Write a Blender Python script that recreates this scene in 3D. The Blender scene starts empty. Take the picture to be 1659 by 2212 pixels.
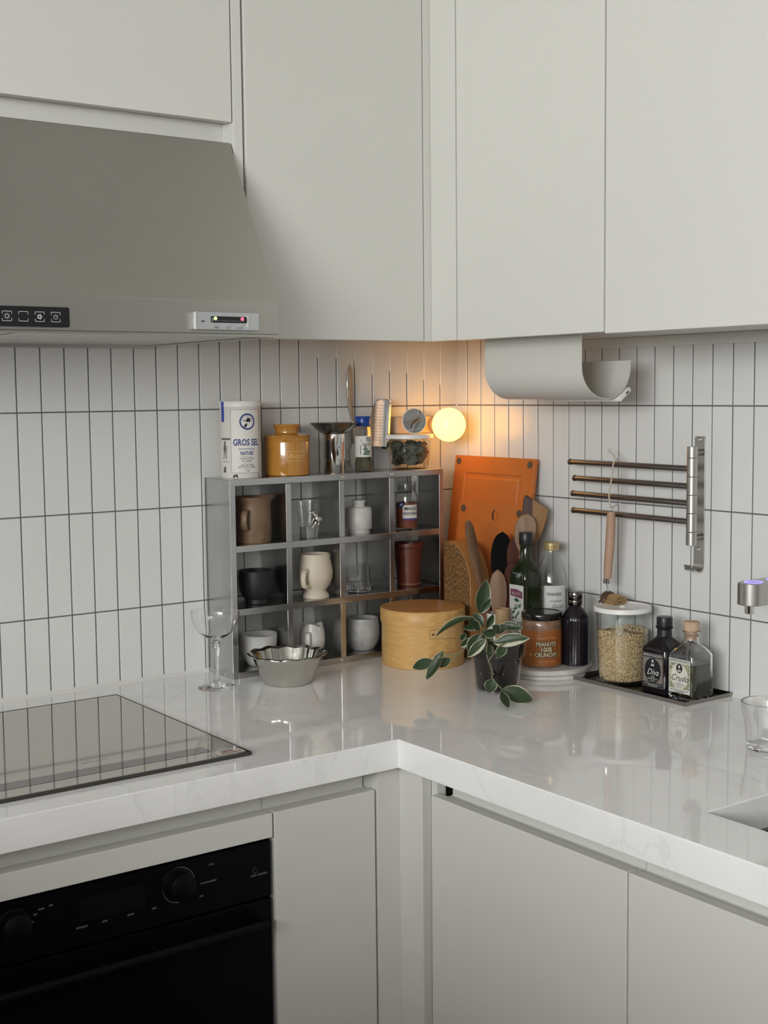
import bpy, bmesh, math, random
from math import pi, sin, cos, radians, sqrt, atan2
from mathutils import Matrix, Vector

random.seed(7)
scene = bpy.context.scene
COL = scene.collection
CT = 0.88          # height of the worktop above the floor; all z below are measured from the worktop

# ------------------------------------------------------------------ camera
cam_data = bpy.data.cameras.new('camera')
cam = bpy.data.objects.new('camera', cam_data)
COL.objects.link(cam)
yaw, pit, rol = 0.624930574, -0.0912246994, -0.0103812159
fw = Vector((sin(yaw)*cos(pit), cos(yaw)*cos(pit), sin(pit)))
rt0 = Vector((cos(yaw), -sin(yaw), 0)); up0 = rt0.cross(fw)
rt = rt0*cos(rol) + up0*sin(rol); up = -rt0*sin(rol) + up0*cos(rol)
cam.matrix_world = Matrix(((rt.x, up.x, -fw.x, -1.98171811), (rt.y, up.y, -fw.y, -2.44708276),
                           (rt.z, up.z, -fw.z, 0.58555322+CT), (0, 0, 0, 1)))
cam_data.sensor_fit = 'HORIZONTAL'; cam_data.sensor_width = 36.0
cam_data.lens = 36.0*2843.85/1659.0
cam_data.clip_start = 0.05
scene.camera = cam

# ------------------------------------------------------------------ world, window light, exposure
world = bpy.data.worlds.new('world'); scene.world = world
world.use_nodes = True
wbg = world.node_tree.nodes['Background']
wbg.inputs[0].default_value = (0.80, 0.88, 1.0, 1); wbg.inputs[1].default_value = 0.9

def area_light(name, loc, rot, sx, sy, power, col):
    l = bpy.data.lights.new(name, 'AREA'); l.shape = 'RECTANGLE'; l.size = sx; l.size_y = sy
    l.energy = power; l.color = col
    o = bpy.data.objects.new(name, l); COL.objects.link(o)
    o.location = loc; o.rotation_euler = rot
    return o
# daylight entering by the balcony window in the far side wall (x = -4.3)
area_light('window_daylight', (-4.27, -2.95, 1.87), (0, radians(-90), 0), 0.86, 2.3, 130.0, (0.978, 1.0, 0.995))

vs = scene.view_settings
vs.view_transform = 'Standard'; vs.look = 'None'; vs.exposure = 0.0; vs.gamma = 1.0
vs.use_curve_mapping = False
scene.cycles.max_bounces = 14; scene.cycles.transmission_bounces = 12
scene.cycles.glossy_bounces = 6; scene.cycles.diffuse_bounces = 5
scene.cycles.sample_clamp_indirect = 6.0
scene.cycles.blur_glossy = 0.6

# ------------------------------------------------------------------ materials
def srgb(r, g, b):
    f = lambda c: (c/255/12.92) if c/255 <= 0.04045 else ((c/255+0.055)/1.055)**2.4
    return (f(r), f(g), f(b), 1)
MATS = {}
def mat(name, col, rough=0.5, metal=0.0, spec=0.5, trans=0.0, ior=1.45, emit=None, estr=0.0, coat=0.0,
        noise=None, bump=None, alpha=1.0, sss=0.0):
    """noise=(scale, colour2, amount, stretch) ; bump=(scale, strength, stretch)"""
    if name in MATS: return MATS[name]
    m = bpy.data.materials.new(name); m.use_nodes = True
    nt = m.node_tree; b = nt.nodes['Principled BSDF']
    b.inputs['Base Color'].default_value = col
    b.inputs['Roughness'].default_value = rough
    b.inputs['Metallic'].default_value = metal
    b.inputs['Specular IOR Level'].default_value = spec
    b.inputs['Transmission Weight'].default_value = trans
    b.inputs['IOR'].default_value = ior
    b.inputs['Coat Weight'].default_value = coat
    b.inputs['Alpha'].default_value = alpha
    if emit:
        b.inputs['Emission Color'].default_value = emit; b.inputs['Emission Strength'].default_value = estr
    if noise or bump:
        tc = nt.nodes.new('ShaderNodeTexCoord')
    if noise:
        sc, c2, amt, st = noise
        mp = nt.nodes.new('ShaderNodeMapping'); mp.inputs['Scale'].default_value = st
        nt.links.new(tc.outputs['Object'], mp.inputs[0])
        n = nt.nodes.new('ShaderNodeTexNoise'); n.inputs['Scale'].default_value = sc
        n.inputs['Detail'].default_value = 6
        nt.links.new(mp.outputs[0], n.inputs['Vector'])
        r = nt.nodes.new('ShaderNodeValToRGB')
        r.color_ramp.elements[0].position = 0.5-amt; r.color_ramp.elements[1].position = 0.5+amt
        r.color_ramp.elements[0].color = col; r.color_ramp.elements[1].color = c2
        nt.links.new(n.outputs['Fac'], r.inputs[0]); nt.links.new(r.outputs[0], b.inputs['Base Color'])
    if bump:
        sc, s, st = bump
        mp = nt.nodes.new('ShaderNodeMapping'); mp.inputs['Scale'].default_value = st
        nt.links.new(tc.outputs['Object'], mp.inputs[0])
        n = nt.nodes.new('ShaderNodeTexNoise'); n.inputs['Scale'].default_value = sc
        n.inputs['Detail'].default_value = 4
        nt.links.new(mp.outputs[0], n.inputs['Vector'])
        bp = nt.nodes.new('ShaderNodeBump'); bp.inputs['Strength'].default_value = s
        bp.inputs['Distance'].default_value = 0.002
        nt.links.new(n.outputs['Fac'], bp.inputs['Height']); nt.links.new(bp.outputs[0], b.inputs['Normal'])
    MATS[name] = m
    return m

def wood(name, c1, c2, scale, st, rough=0.5, dist=6.0, bands=False, spec=0.3):
    if name in MATS: return MATS[name]
    m = bpy.data.materials.new(name); m.use_nodes = True
    nt = m.node_tree; b = nt.nodes['Principled BSDF']; b.inputs['Roughness'].default_value = rough
    b.inputs['Specular IOR Level'].default_value = spec
    tc = nt.nodes.new('ShaderNodeTexCoord'); mp = nt.nodes.new('ShaderNodeMapping')
    mp.inputs['Scale'].default_value = st
    nt.links.new(tc.outputs['Object'], mp.inputs[0])
    w = nt.nodes.new('ShaderNodeTexWave'); w.wave_type = 'RINGS' if bands else 'BANDS'
    w.inputs['Scale'].default_value = scale; w.inputs['Distortion'].default_value = dist
    w.inputs['Detail'].default_value = 3; w.inputs['Detail Scale'].default_value = 1.5
    nt.links.new(mp.outputs[0], w.inputs['Vector'])
    r = nt.nodes.new('ShaderNodeValToRGB')
    r.color_ramp.elements[0].color = c1; r.color_ramp.elements[1].color = c2
    nt.links.new(w.outputs['Fac'], r.inputs[0]); nt.links.new(r.outputs[0], b.inputs['Base Color'])
    MATS[name] = m
    return m

M_CAB = mat('cabinet_laminate', (0.645, 0.64, 0.60, 1), 0.42, bump=(900, 0.03, (1, 1, 1)))
M_CABIN = mat('cabinet_inner', (0.66, 0.655, 0.615, 1), 0.5)
M_TILE = mat('glazed_tile', (0.66, 0.66, 0.645, 1), 0.22, bump=(9, 0.12, (1, 1, 1)))
M_GROUT = mat('grout', (0.13, 0.13, 0.135, 1), 0.9)
M_CAULK = mat('white_silicone', (0.68, 0.66, 0.63, 1), 0.5)
M_PAINT = mat('wall_paint', (0.72, 0.715, 0.70, 1), 0.8)
M_FLOOR = wood('floor_wood', (0.17, 0.095, 0.045, 1), (0.225, 0.13, 0.065, 1), 3, (1, 8, 1), 0.4, 3)
M_STEEL = mat('brushed_steel', (0.50, 0.49, 0.46, 1), 0.34, 1.0, bump=(300, 0.04, (1, 12, 12)))
M_HOOD = mat('hood_steel', (0.45, 0.435, 0.40, 1), 0.40, 1.0, noise=(3.0, (0.53, 0.515, 0.48, 1), 0.3, (1, 1, 1)))
M_CHROME = mat('polished_steel', (0.72, 0.71, 0.69, 1), 0.07, 1.0)
M_ZINC = mat('zinc_sheet', (0.48, 0.48, 0.475, 1), 0.22, 1.0, noise=(14, (0.54, 0.54, 0.535, 1), 0.25, (1, 1, 1)))
M_PEWTER = mat('pewter', (0.56, 0.55, 0.50, 1), 0.13, 1.0, bump=(60, 0.12, (1, 1, 1)))
M_NICKEL = mat('dark_nickel', (0.26, 0.245, 0.24, 1), 0.33, 1.0)
M_BLACK = mat('black_plastic', (0.012, 0.012, 0.013, 1), 0.35)
M_BGLASS = mat('black_oven_glass', (0.003, 0.003, 0.0035, 1), 0.2, spec=0.1)
M_KNOB = mat('black_knob', (0.003, 0.003, 0.003, 1), 0.4, spec=0.12)
M_MARK = mat('grey_print', (0.22, 0.22, 0.22, 1), 0.6)
M_ICON = mat('white_icon_print', (0.55, 0.55, 0.55, 1), 0.6)
M_GLASS = mat('clear_glass', (1, 1, 1, 1), 0.0, trans=1.0, ior=1.45)
def thin_glass(name, tint, rough=0.0):
    """thin clear wall: lets light straight through and reflects more towards grazing"""
    m = bpy.data.materials.new(name); m.use_nodes = True
    nt = m.node_tree; nt.nodes.remove(nt.nodes['Principled BSDF']); out = nt.nodes['Material Output']
    t = nt.nodes.new('ShaderNodeBsdfTransparent'); t.inputs[0].default_value = tint
    g = nt.nodes.new('ShaderNodeBsdfGlossy'); g.inputs['Roughness'].default_value = rough
    lw = nt.nodes.new('ShaderNodeLayerWeight'); lw.inputs['Blend'].default_value = 0.5
    pw = nt.nodes.new('ShaderNodeMath'); pw.operation = 'POWER'; pw.inputs[1].default_value = 3.2
    ma = nt.nodes.new('ShaderNodeMath'); ma.operation = 'MULTIPLY_ADD'; ma.inputs[1].default_value = 0.75; ma.inputs[2].default_value = 0.035
    mx = nt.nodes.new('ShaderNodeMixShader')
    nt.links.new(lw.outputs['Facing'], pw.inputs[0]); nt.links.new(pw.outputs[0], ma.inputs[0]); nt.links.new(ma.outputs[0], mx.inputs[0])
    nt.links.new(t.outputs[0], mx.inputs[1]); nt.links.new(g.outputs[0], mx.inputs[2]); nt.links.new(mx.outputs[0], out.inputs[0])
    MATS[name] = m
    return m
M_THIN = thin_glass('thin_clear_glass', (0.965, 0.975, 0.97, 1))
M_MIRROR = mat('mirror', (0.82, 0.83, 0.84, 1), 0.02, 1.0)
M_WHITEP = mat('white_plastic', (0.75, 0.74, 0.72, 1), 0.35)
M_WHITEC = mat('white_ceramic', (0.62, 0.60, 0.56, 1), 0.3, noise=(30, (0.5, 0.48, 0.45, 1), 0.2, (1, 1, 1)))
M_INK = mat('black_ink', (0.015, 0.015, 0.02, 1), 0.7)
M_BLUEINK = mat('blue_ink', (0.03, 0.055, 0.20, 1), 0.7)
M_PAPER = mat('label_paper', (0.62, 0.605, 0.56, 1), 0.7)

# ------------------------------------------------------------------ mesh helpers
def mk(name, verts, faces, m=None, parent=None, smooth=None, mats=None, fm=None):
    me = bpy.data.meshes.new(name)
    me.from_pydata([tuple(v) for v in verts], [], faces)
    me.validate()
    bm = bmesh.new(); bm.from_mesh(me); bmesh.ops.recalc_face_normals(bm, faces=bm.faces)
    bm.to_mesh(me); bm.free()
    for k in (mats or ([m] if m else [])): me.materials.append(k)
    if fm:
        for p_, i in zip(me.polygons, fm): p_.material_index = i
    if smooth is not None:
        me.shade_smooth(); me.set_sharp_from_angle(angle=radians(smooth))
    o = bpy.data.objects.new(name, me); COL.objects.link(o)
    if parent is not None: o.parent = parent
    return o

def top(o, loc=None, rz=0.0):
    """puts a top-level object in the world (z measured from the worktop)"""
    l = loc or (0, 0, 0)
    o.location = (l[0], l[1], l[2]+CT); o.rotation_euler = (0, 0, rz)
    return o
def tag(o, label, cat, group=None):
    o['label'] = label; o['category'] = cat
    if group: o['group'] = group
    return o
def thing(name, label, cat, loc=(0, 0, 0), rz=0.0, group=None):
    o = bpy.data.objects.new(name, None); COL.objects.link(o); o.empty_display_size = 0.05
    top(o, loc, rz); tag(o, label, cat, group)
    return o
def struct(o, loc=None):
    top(o, loc); o['kind'] = 'structure'; return o
def same(o, parent, loc=(0, 0, 0), rot=(0, 0, 0), sc=(1, 1, 1)):
    c = o.copy(); COL.objects.link(c); c.parent = parent
    c.location = loc; c.rotation_euler = rot; c.scale = sc
    return c

def box_g(x0, x1, y0, y1, z0, z1):
    v = [(x, y, z) for x in (x0, x1) for y in (y0, y1) for z in (z0, z1)]
    f = [(0, 1, 3, 2), (4, 6, 7, 5), (0, 4, 5, 1), (2, 3, 7, 6), (0, 2, 6, 4), (1, 5, 7, 3)]
    return v, f
def bevel_g(v, f, w, seg=2, angle=30):
    bm = bmesh.new(); bv = [bm.verts.new(p_) for p_ in v]
    for q in f: bm.faces.new([bv[i] for i in q])
    bmesh.ops.recalc_face_normals(bm, faces=bm.faces)
    es = [e for e in bm.edges if len(e.link_faces) == 2 and e.calc_face_angle() > radians(angle)]
    bmesh.ops.bevel(bm, geom=es, offset=w, segments=seg, profile=0.5, affect='EDGES', clamp_overlap=True)
    bm.verts.index_update()
    vv = [tuple(x.co) for x in bm.verts]; ff = [tuple(x.index for x in q.verts) for q in bm.faces]
    bm.free()
    return vv, ff
def box(name, x0, x1, y0, y1, z0, z1, m, parent=None, bv=0.0, seg=2):
    v, f = box_g(x0, x1, y0, y1, z0, z1)
    if bv: v, f = bevel_g(v, f, bv, seg)
    return mk(name, v, f, m, parent, None)
def merge(*gs):
    V, F = [], []
    for v, f in gs:
        n = len(V); V += list(v); F += [tuple(i+n for i in q) for q in f]
    return V, F
def xf(g, M):
    return [tuple(M @ Vector(p_)) for p_ in g[0]], g[1]
def lathe_g(prof, seg=48, mod=None, closed=False):
    """prof: list of (r,z); r==0 at the ends gives poles. mod(angle, r, z) -> (r, z)"""
    V, F, rings = [], [], []
    for r, z in prof:
        if r < 1e-6:
            V.append((0, 0, z)); rings.append([len(V)-1])
        else:
            ring = []
            for k in range(seg):
                a = 2*pi*k/seg; rr, zz = (r, z) if not mod else mod(a, r, z)
                V.append((rr*cos(a), rr*sin(a), zz)); ring.append(len(V)-1)
            rings.append(ring)
    pairs = list(zip(rings, rings[1:])) + ([(rings[-1], rings[0])] if closed else [])
    for A, B in pairs:
        for k in range(seg):
            k2 = (k+1) % seg
            if len(A) == 1 and len(B) == 1: continue
            if len(A) == 1: F.append((A[0], B[k], B[k2]))
            elif len(B) == 1: F.append((A[k], B[0], A[k2]))
            else: F.append((A[k], B[k], B[k2], A[k2]))
    return V, F
def lathe(name, prof, m, parent=None, seg=48, mod=None, smooth=40, closed=False):
    v, f = lathe_g(prof, seg, mod, closed)
    return mk(name, v, f, m, parent, smooth)
def vessel(outer, t, bottom):
    """closed wall profile from an outer profile (bottom to top): up the outside, down the inside"""
    inner = [(max(r-t, 0.0005), z) for r, z in outer if z > bottom+1e-5]
    return [(0, outer[0][1])] + outer + inner[::-1] + [(max(inner[0][0]*0.9, 0.0004), bottom), (0, bottom)]
def smoothp(pts, n=6):
    """Catmull-Rom through points of any dimension"""
    P = [Vector(p_) for p_ in pts]; out = []
    for i in range(len(P)-1):
        p0 = P[max(i-1, 0)]; p1 = P[i]; p2 = P[i+1]; p3 = P[min(i+2, len(P)-1)]
        for k in range(n):
            t = k/n
            out.append(0.5*((2*p1)+(-p0+p2)*t+(2*p0-5*p1+4*p2-p3)*t*t+(-p0+3*p1-3*p2+p3)*t**3))
    out.append(P[-1])
    return out
def tube_g(path, rad, seg=10, caps=True, flat=1.0, upv=None):
    """tube along a path; rad number or list; flat squeezes along the second axis"""
    P = [Vector(p_) for p_ in path]; n = len(P)
    R = rad if isinstance(rad, (list, tuple)) else [rad]*n
    V, F = [], []; prev = Vector(upv) if upv else None
    for i in range(n):
        d = (P[min(i+1, n-1)]-P[max(i-1, 0)]).normalized()
        if prev is None:
            prev = Vector((0, 0, 1)) if abs(d.z) < 0.9 else Vector((1, 0, 0))
        a = d.cross(prev).normalized(); b = a.cross(d).normalized(); prev = b
        for k in range(seg):
            t = 2*pi*k/seg
            V.append(tuple(P[i]+a*(R[i]*cos(t))+b*(R[i]*flat*sin(t))))
    for i in range(n-1):
        for k in range(seg):
            k2 = (k+1) % seg
            F.append((i*seg+k, i*seg+k2, (i+1)*seg+k2, (i+1)*seg+k))
    if caps:
        F.append(tuple(range(seg))[::-1]); F.append(tuple((n-1)*seg+k for k in range(seg)))
    return V, F
def tube(name, path, rad, m, parent=None, seg=10, smooth=50, flat=1.0, upv=None):
    v, f = tube_g(path, rad, seg, True, flat, upv)
    return mk(name, v, f, m, parent, smooth)
def prism_g(poly, axis, a, b):
    """poly: list of 2D points in the plane perpendicular to axis ('x': (y,z), 'y': (x,z), 'z': (x,y))"""
    def P(q, t):
        return {'x': (t, q[0], q[1]), 'y': (q[0], t, q[1]), 'z': (q[0], q[1], t)}[axis]
    n = len(poly)
    V = [P(q, a) for q in poly]+[P(q, b) for q in poly]
    F = [tuple(range(n)), tuple(range(n, 2*n))[::-1]]+[(k, (k+1) % n, n+(k+1) % n, n+k) for k in range(n)]
    return V, F
def prism(name, poly, axis, a, b, m, parent=None, bv=0.0, smooth=20):
    g = prism_g(poly, axis, a, b)
    if bv: g = bevel_g(*g, bv, 2, 50)
    return mk(name, *g, m, parent, smooth)
def rrect(w, h, r, n=5, cx=0, cy=0):
    out = []
    for sx, sy, a0 in ((1, 1, 0), (-1, 1, 90), (-1, -1, 180), (1, -1, 270)):
        for k in range(n+1):
            a = radians(a0+90*k/n)
            out.append((cx+sx*(w/2-r)+r*cos(a), cy+sy*(h/2-r)+r*sin(a)))
    return out

# ---- flat print: 2D geometry (verts2d, faces) mapped on planes or cylinders
def text2(body, size, shear=0.0, bold=0.0, align='CENTER', sx=1.0, x=0.0, y=0.0):
    c = bpy.data.curves.new('t', 'FONT'); c.body = body; c.size = size; c.align_x = align; c.align_y = 'CENTER'
    c.shear = shear; c.offset = bold; c.resolution_u = 2
    o = bpy.data.objects.new('t', c)
    me = bpy.data.meshes.new_from_object(o)
    v = [(q.co.x*sx+x, q.co.y+y) for q in me.vertices]; f = [tuple(q.vertices) for q in me.polygons]
    bpy.data.objects.remove(o); bpy.data.curves.remove(c); bpy.data.meshes.remove(me)
    return v, f
def rect2(x0, x1, y0, y1, n=1):
    v = []; f = []
    for k in range(n+1):
        x = x0+(x1-x0)*k/n; v += [(x, y0), (x, y1)]
    for k in range(n): f.append((2*k, 2*k+2, 2*k+3, 2*k+1))
    return v, f
def ell2(cx, cy, rx, ry, n=28):
    v = [(cx+rx*cos(2*pi*k/n), cy+ry*sin(2*pi*k/n)) for k in range(n)]
    # strips across so that it bends on a cylinder
    return v, [(k, k+1, n-2-k, n-1-k) for k in range(0, n//2-1)]
def ring2(cx, cy, r0, r1, n=32, a0=0, a1=360):
    v = []; f = []
    for k in range(n+1):
        a = radians(a0+(a1-a0)*k/n)
        v += [(cx+r0*cos(a), cy+r0*sin(a)), (cx+r1*cos(a), cy+r1*sin(a))]
    for k in range(n): f.append((2*k, 2*k+1, 2*k+3, 2*k+2))
    return v, f
def frame2(x0, x1, y0, y1, t):
    return merge(rect2(x0, x1, y0, y0+t, 6), rect2(x0, x1, y1-t, y1, 6), rect2(x0, x0+t, y0, y1), rect2(x1-t, x1, y0, y1))
def poly2(pts): return list(pts), [tuple(range(len(pts)))]
def oncyl(g, R, phi, z0):
    return [(R*cos(phi+x/R), R*sin(phi+x/R), z0+y) for x, y in g[0]], g[1]
def onplane(g, o, rx, ry):
    o = Vector(o); rx = Vector(rx); ry = Vector(ry)
    return [tuple(o+rx*q[0]+ry*q[1]) for q in g[0]], g[1]
PHI = atan2(-0.811, -0.585)      # direction from the corner towards the room
# ------------------------------------------------------------------ the room
TW, TR = 0.048837, 0.2           # tile pitch
ZA = 0.552                       # height of the second joint above the worktop
def wall_tiles(wall, first, ncol, horizontal):
    """tiles from the corner outwards; horizontal(s) -> position along the wall"""
    g = 0.0013
    rows = [(-0.048, ZA-0.4), (ZA-0.4, ZA-0.2), (ZA-0.2, ZA), (ZA, ZA+0.2)]
    protos = {}
    for c in range(ncol):
        s0 = 0 if c == 0 else first+(c-1)*TW
        s1 = first+c*TW
        for (z0, z1) in rows:
            zz0 = max(z0, -0.001)
            key = (round(s1-s0, 5), round(z1-zz0, 5))
            if key not in protos:
                w = s1-s0-2*g; h = z1-zz0-2*g
                if horizontal == 'x':
                    v, f = bevel_g(*box_g(-w/2, w/2, -0.0005, 0.005, -h/2, h/2), 0.0006, 1)
                else:
                    v, f = bevel_g(*box_g(-0.0005, 0.005, -w/2, w/2, -h/2, h/2), 0.0006, 1)
                t = mk('tile', v, f, M_TILE, wall); protos[key] = t
            else:
                t = protos[key].copy(); COL.objects.link(t)
            s = -(s0+s1)/2; z = (zz0+z1)/2
            j = random.uniform(-0.00035, 0.00025)
            t.location = (s, j, z) if horizontal == 'x' else (j, s, z)
            t.rotation_euler = (random.uniform(-.0012, .0012), random.uniform(-.0012, .0012), 0) if horizontal == 'x' else (random.uniform(-.0012, .0012), random.uniform(-.0012, .0012), random.uniform(-.002, .002))
H0, H1 = -CT, 2.45-CT
wl = struct(box('wall_left', -4.3, 0.12, 0.0006, 0.12, H0, H1, M_GROUT))
wall_tiles(wl, 0.250265*0.2, 34, 'x')
wr = struct(box('wall_right', 0.0006, 0.12, -4.3, 0.0006, H0, H1, M_GROUT))
wall_tiles(wr, 0.202957*0.2, 42, 'y')
# light silicone in the uppermost joints next to the corner and along the worktop
for k, z0 in ((1, 0.60), (2, 0.612), (3, 0.628), (4, 0.632), (5, 0.625), (6, 0.655), (7, 0.66), (8, 0.66)):
    s = -(0.250265*0.2+(k-1)*TW)
    box('joint_silicone', s-0.0016, s+0.0016, 0.0000, 0.0024, z0, 0.75, M_CAULK, wl)
prism('worktop_silicone', [(0.0, 0.0), (-0.006, 0.0), (0.0, 0.007)], 'x', -1.7, 0, M_CAULK, wl)
prism('worktop_silicone', [(0.0, 0.0), (-0.006, 0.0), (0.0, 0.007)], 'y', -1.7, 0, M_CAULK, wr)
box('corner_silicone', -0.0022, 0.001, -0.0022, 0.001, 0, 0.75, M_CAULK, wl)
struct(box('wall_rear', -4.42, 0.12, -4.42, -4.3, H0, H1, M_PAINT))
wv = struct(box('wall_side', -4.42, -4.3, -1.75, 0.12, H0, H1, M_PAINT))
box('wall_panel', -4.42, -4.3, -4.3, -1.75, 2.32-CT, H1, M_PAINT, wv)
box('wall_panel', -4.42, -4.3, -4.3, -1.75, H0, 1.42-CT, M_PAINT, wv)
w1 = struct(box('window_1', -4.38, -4.32, -2.98, -2.92, 1.42-CT, 2.32-CT, M_WHITEP))
box('window_frame', -4.38, -4.32, -4.3, -4.22, 1.42-CT, 2.32-CT, M_WHITEP, w1)
box('window_frame', -4.38, -4.32, -1.82, -1.75, 1.42-CT, 2.32-CT, M_WHITEP, w1)
struct(box('floor', -4.42, 0.12, -4.42, 0.12, H0-0.06, H0, M_FLOOR))
struct(box('ceiling', -4.42, 0.12, -4.42, 0.12, H1, H1+0.06, M_PAINT))

# half-height blocker added out of view, to shade the base cabinets from the window
shade_blk = struct(box('added_shade_block', -2.76, -2.28, -3.70, -1.10, -CT, 1.12-CT, M_FLOOR))
box('shade_block_cap', -2.80, -2.24, -3.75, -1.05, 1.12-CT, 1.16-CT, M_FLOOR, shade_blk, 0.002)

# ------------------------------------------------------------------ worktop (one L-shaped slab with a sink cut-out)
def quartz():
    m = bpy.data.materials.new('white_quartz'); m.use_nodes = True
    nt = m.node_tree; b = nt.nodes['Principled BSDF']
    b.inputs['Roughness'].default_value = 0.045; b.inputs['Specular IOR Level'].default_value = 0.62
    tc = nt.nodes.new('ShaderNodeTexCoord')
    n1 = nt.nodes.new('ShaderNodeTexNoise'); n1.inputs['Scale'].default_value = 2.2; n1.inputs['Detail'].default_value = 8
    n1.inputs['Distortion'].default_value = 1.8
    nt.links.new(tc.outputs['Object'], n1.inputs['Vector'])
    r1 = nt.nodes.new('ShaderNodeValToRGB')
    e = r1.color_ramp.elements
    e[0].position = 0.44; e[0].color = (0.86, 0.855, 0.845, 1); e[1].position = 0.56; e[1].color = (0.86, 0.855, 0.845, 1)
    k = e.new(0.5); k.color = (0.79, 0.785, 0.78, 1); k2 = e.new(0.485); k2.color = (0.85, 0.845, 0.835, 1)
    k3 = e.new(0.515); k3.color = (0.85, 0.845, 0.835, 1)
    nt.links.new(n1.outputs['Fac'], r1.inputs[0])
    n2 = nt.nodes.new('ShaderNodeTexNoise'); n2.inputs['Scale'].default_value = 6; n2.inputs['Detail'].default_value = 5
    nt.links.new(tc.outputs['Object'], n2.inputs['Vector'])
    mx = nt.nodes.new('ShaderNodeMix'); mx.data_type = 'RGBA'; mx.blend_type = 'MIX'
    r2 = nt.nodes.new('ShaderNodeValToRGB'); r2.color_ramp.elements[0].position = 0.5; r2.color_ramp.elements[1].position = 0.75
    nt.links.new(n2.outputs['Fac'], r2.inputs[0])
    mx.inputs[7].default_value = (0.81, 0.80, 0.79, 1)
    nt.links.new(r2.outputs[0], mx.inputs[0]); nt.links.new(r1.outputs[0], mx.inputs[6])
    nt.links.new(mx.outputs[2], b.inputs['Base Color'])
    return m
M_QUARTZ = quartz()
SX0, SX1, SY0, SY1 = -0.58, -0.13, -1.95, -1.2625
xs = [-2.6, -0.69, SX0, SX1, -0.0008]; ys = [-2.6, SY0, SY1, -0.69, -0.0008]
V, F, idx = [], [], {}
def vid(x, y, z):
    k = (x, y, z)
    if k not in idx: idx[k] = len(V); V.append(k)
    return idx[k]
cells = [(i, j) for i in range(4) for j in range(4) if (j == 3 or i >= 1) and not (i == 2 and j == 1)]
zt, zb = 0.0, -0.05
cs = set(cells)
for i, j in cells:
    x0, x1, y0, y1 = xs[i], xs[i+1], ys[j], ys[j+1]
    F.append((vid(x0, y0, zt), vid(x1, y0, zt), vid(x1, y1, zt), vid(x0, y1, zt)))
    F.append((vid(x0, y0, zb), vid(x0, y1, zb), vid(x1, y1, zb), vid(x1, y0, zb)))
    for di, dj, a, b in ((-1, 0, (x0, y0), (x0, y1)), (1, 0, (x1, y1), (x1, y0)), (0, -1, (x1, y0), (x0, y0)), (0, 1, (x0, y1), (x1, y1))):
        if (i+di, j+dj) not in cs:
            F.append((vid(*a, zt), vid(*b, zt), vid(*b, zb), vid(*a, zb)))
V2, F2 = bevel_g(V, F, 0.0016, 2, 30)
wt = mk('worktop', V2, F2, M_QUARTZ)
top(wt); tag(wt, 'pale grey-white quartz worktop running in an L round the corner', 'worktop')

sk = thing('sink', 'undermounted sink with steel rim and black basin at the right edge', 'sink', (0, 0, 0))
M_SINK = mat('black_sink', (0.008, 0.008, 0.008, 1), 0.6, spec=0.15)
vb, fb = [], []
rim = merge(box_g(SX0-0.012, SX0+0.004, SY0-0.012, SY1+0.012, -0.054, -0.0505), box_g(SX1-0.004, SX1+0.012, SY0-0.012, SY1+0.012, -0.054, -0.0505),
            box_g(SX0, SX1, SY1-0.004, SY1+0.012, -0.054, -0.0505), box_g(SX0, SX1, SY0-0.012, SY0+0.004, -0.054, -0.0505))
mk('rim', *rim, M_STEEL, sk)
a, b2, c2, d2 = SX0+0.003, SX1-0.003, SY0+0.003, SY1-0.003
bas = merge(box_g(a-0.003, a, c2, d2, -0.24, -0.0515), box_g(b2, b2+0.003, c2, d2, -0.24, -0.0515), box_g(a, b2, d2, d2+0.003, -0.24, -0.0515),
            box_g(a, b2, c2-0.003, c2, -0.24, -0.0515), box_g(a-0.003, b2+0.003, c2-0.003, d2+0.003, -0.246, -0.24))
mk('basin', *bas, M_SINK, sk)
lathe('drain', [(0, -0.2398), (0.05, -0.2398), (0.052, -0.237), (0.04, -0.2365), (0, -0.2375)], M_STEEL, sk).location = ((SX0+SX1)/2, (SY0+SY1)/2, 0)

# ------------------------------------------------------------------ wall cabinets
YL, XR = -0.35, -0.3475
TOPZ = H1-0.004
c1 = thing('wall_cabinet', 'white wall cabinet above the steel extractor hood', 'cabinet', group='wall cabinets')
box('body', -1.75, -0.7925, -0.329, -0.004, 1.075, TOPZ, M_CABIN, c1)
box('door', -1.75, -0.794, YL, -0.3305, 1.0655, TOPZ, M_CAB, c1, 0.0012)
box('recess_panel', -1.75, -0.7915, -0.309, -0.295, 0.95, 1.074, M_CAB, c1)
pn = top(box('end_panel', -0.791, -0.7715, -0.349, -0.002, 0.694, TOPZ, M_CAB, None, 0.001))
tag(pn, 'narrow white end panel between the hood and the tall wall cabinet', 'panel')
c2_ = thing('wall_cabinet', 'tall white wall cabinet hanging over the metal cubby shelf', 'cabinet', group='wall cabinets')
box('body', -0.7695, -0.372, -0.327, -0.002, 0.706, TOPZ, M_CABIN, c2_)
box('door', -0.7665, -0.3665, -0.3505, -0.331, 0.6845, TOPZ, M_CAB, c2_, 0.0012)
cf = thing('corner_filler', 'white L-shaped filler strip in the corner between the wall cabinets', 'cabinet trim')
box('filler_strip', -0.3638, -0.3275, -0.3495, -0.331, 0.6845, TOPZ, M_CAB, cf, 0.0008)
box('filler_strip', -0.347, -0.3275, -0.4285, -0.3502, 0.6845, TOPZ, M_CAB, cf, 0.0008)
box('body', -0.3265, -0.002, -0.327, -0.002, 0.706, TOPZ, M_CABIN, cf)
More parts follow.
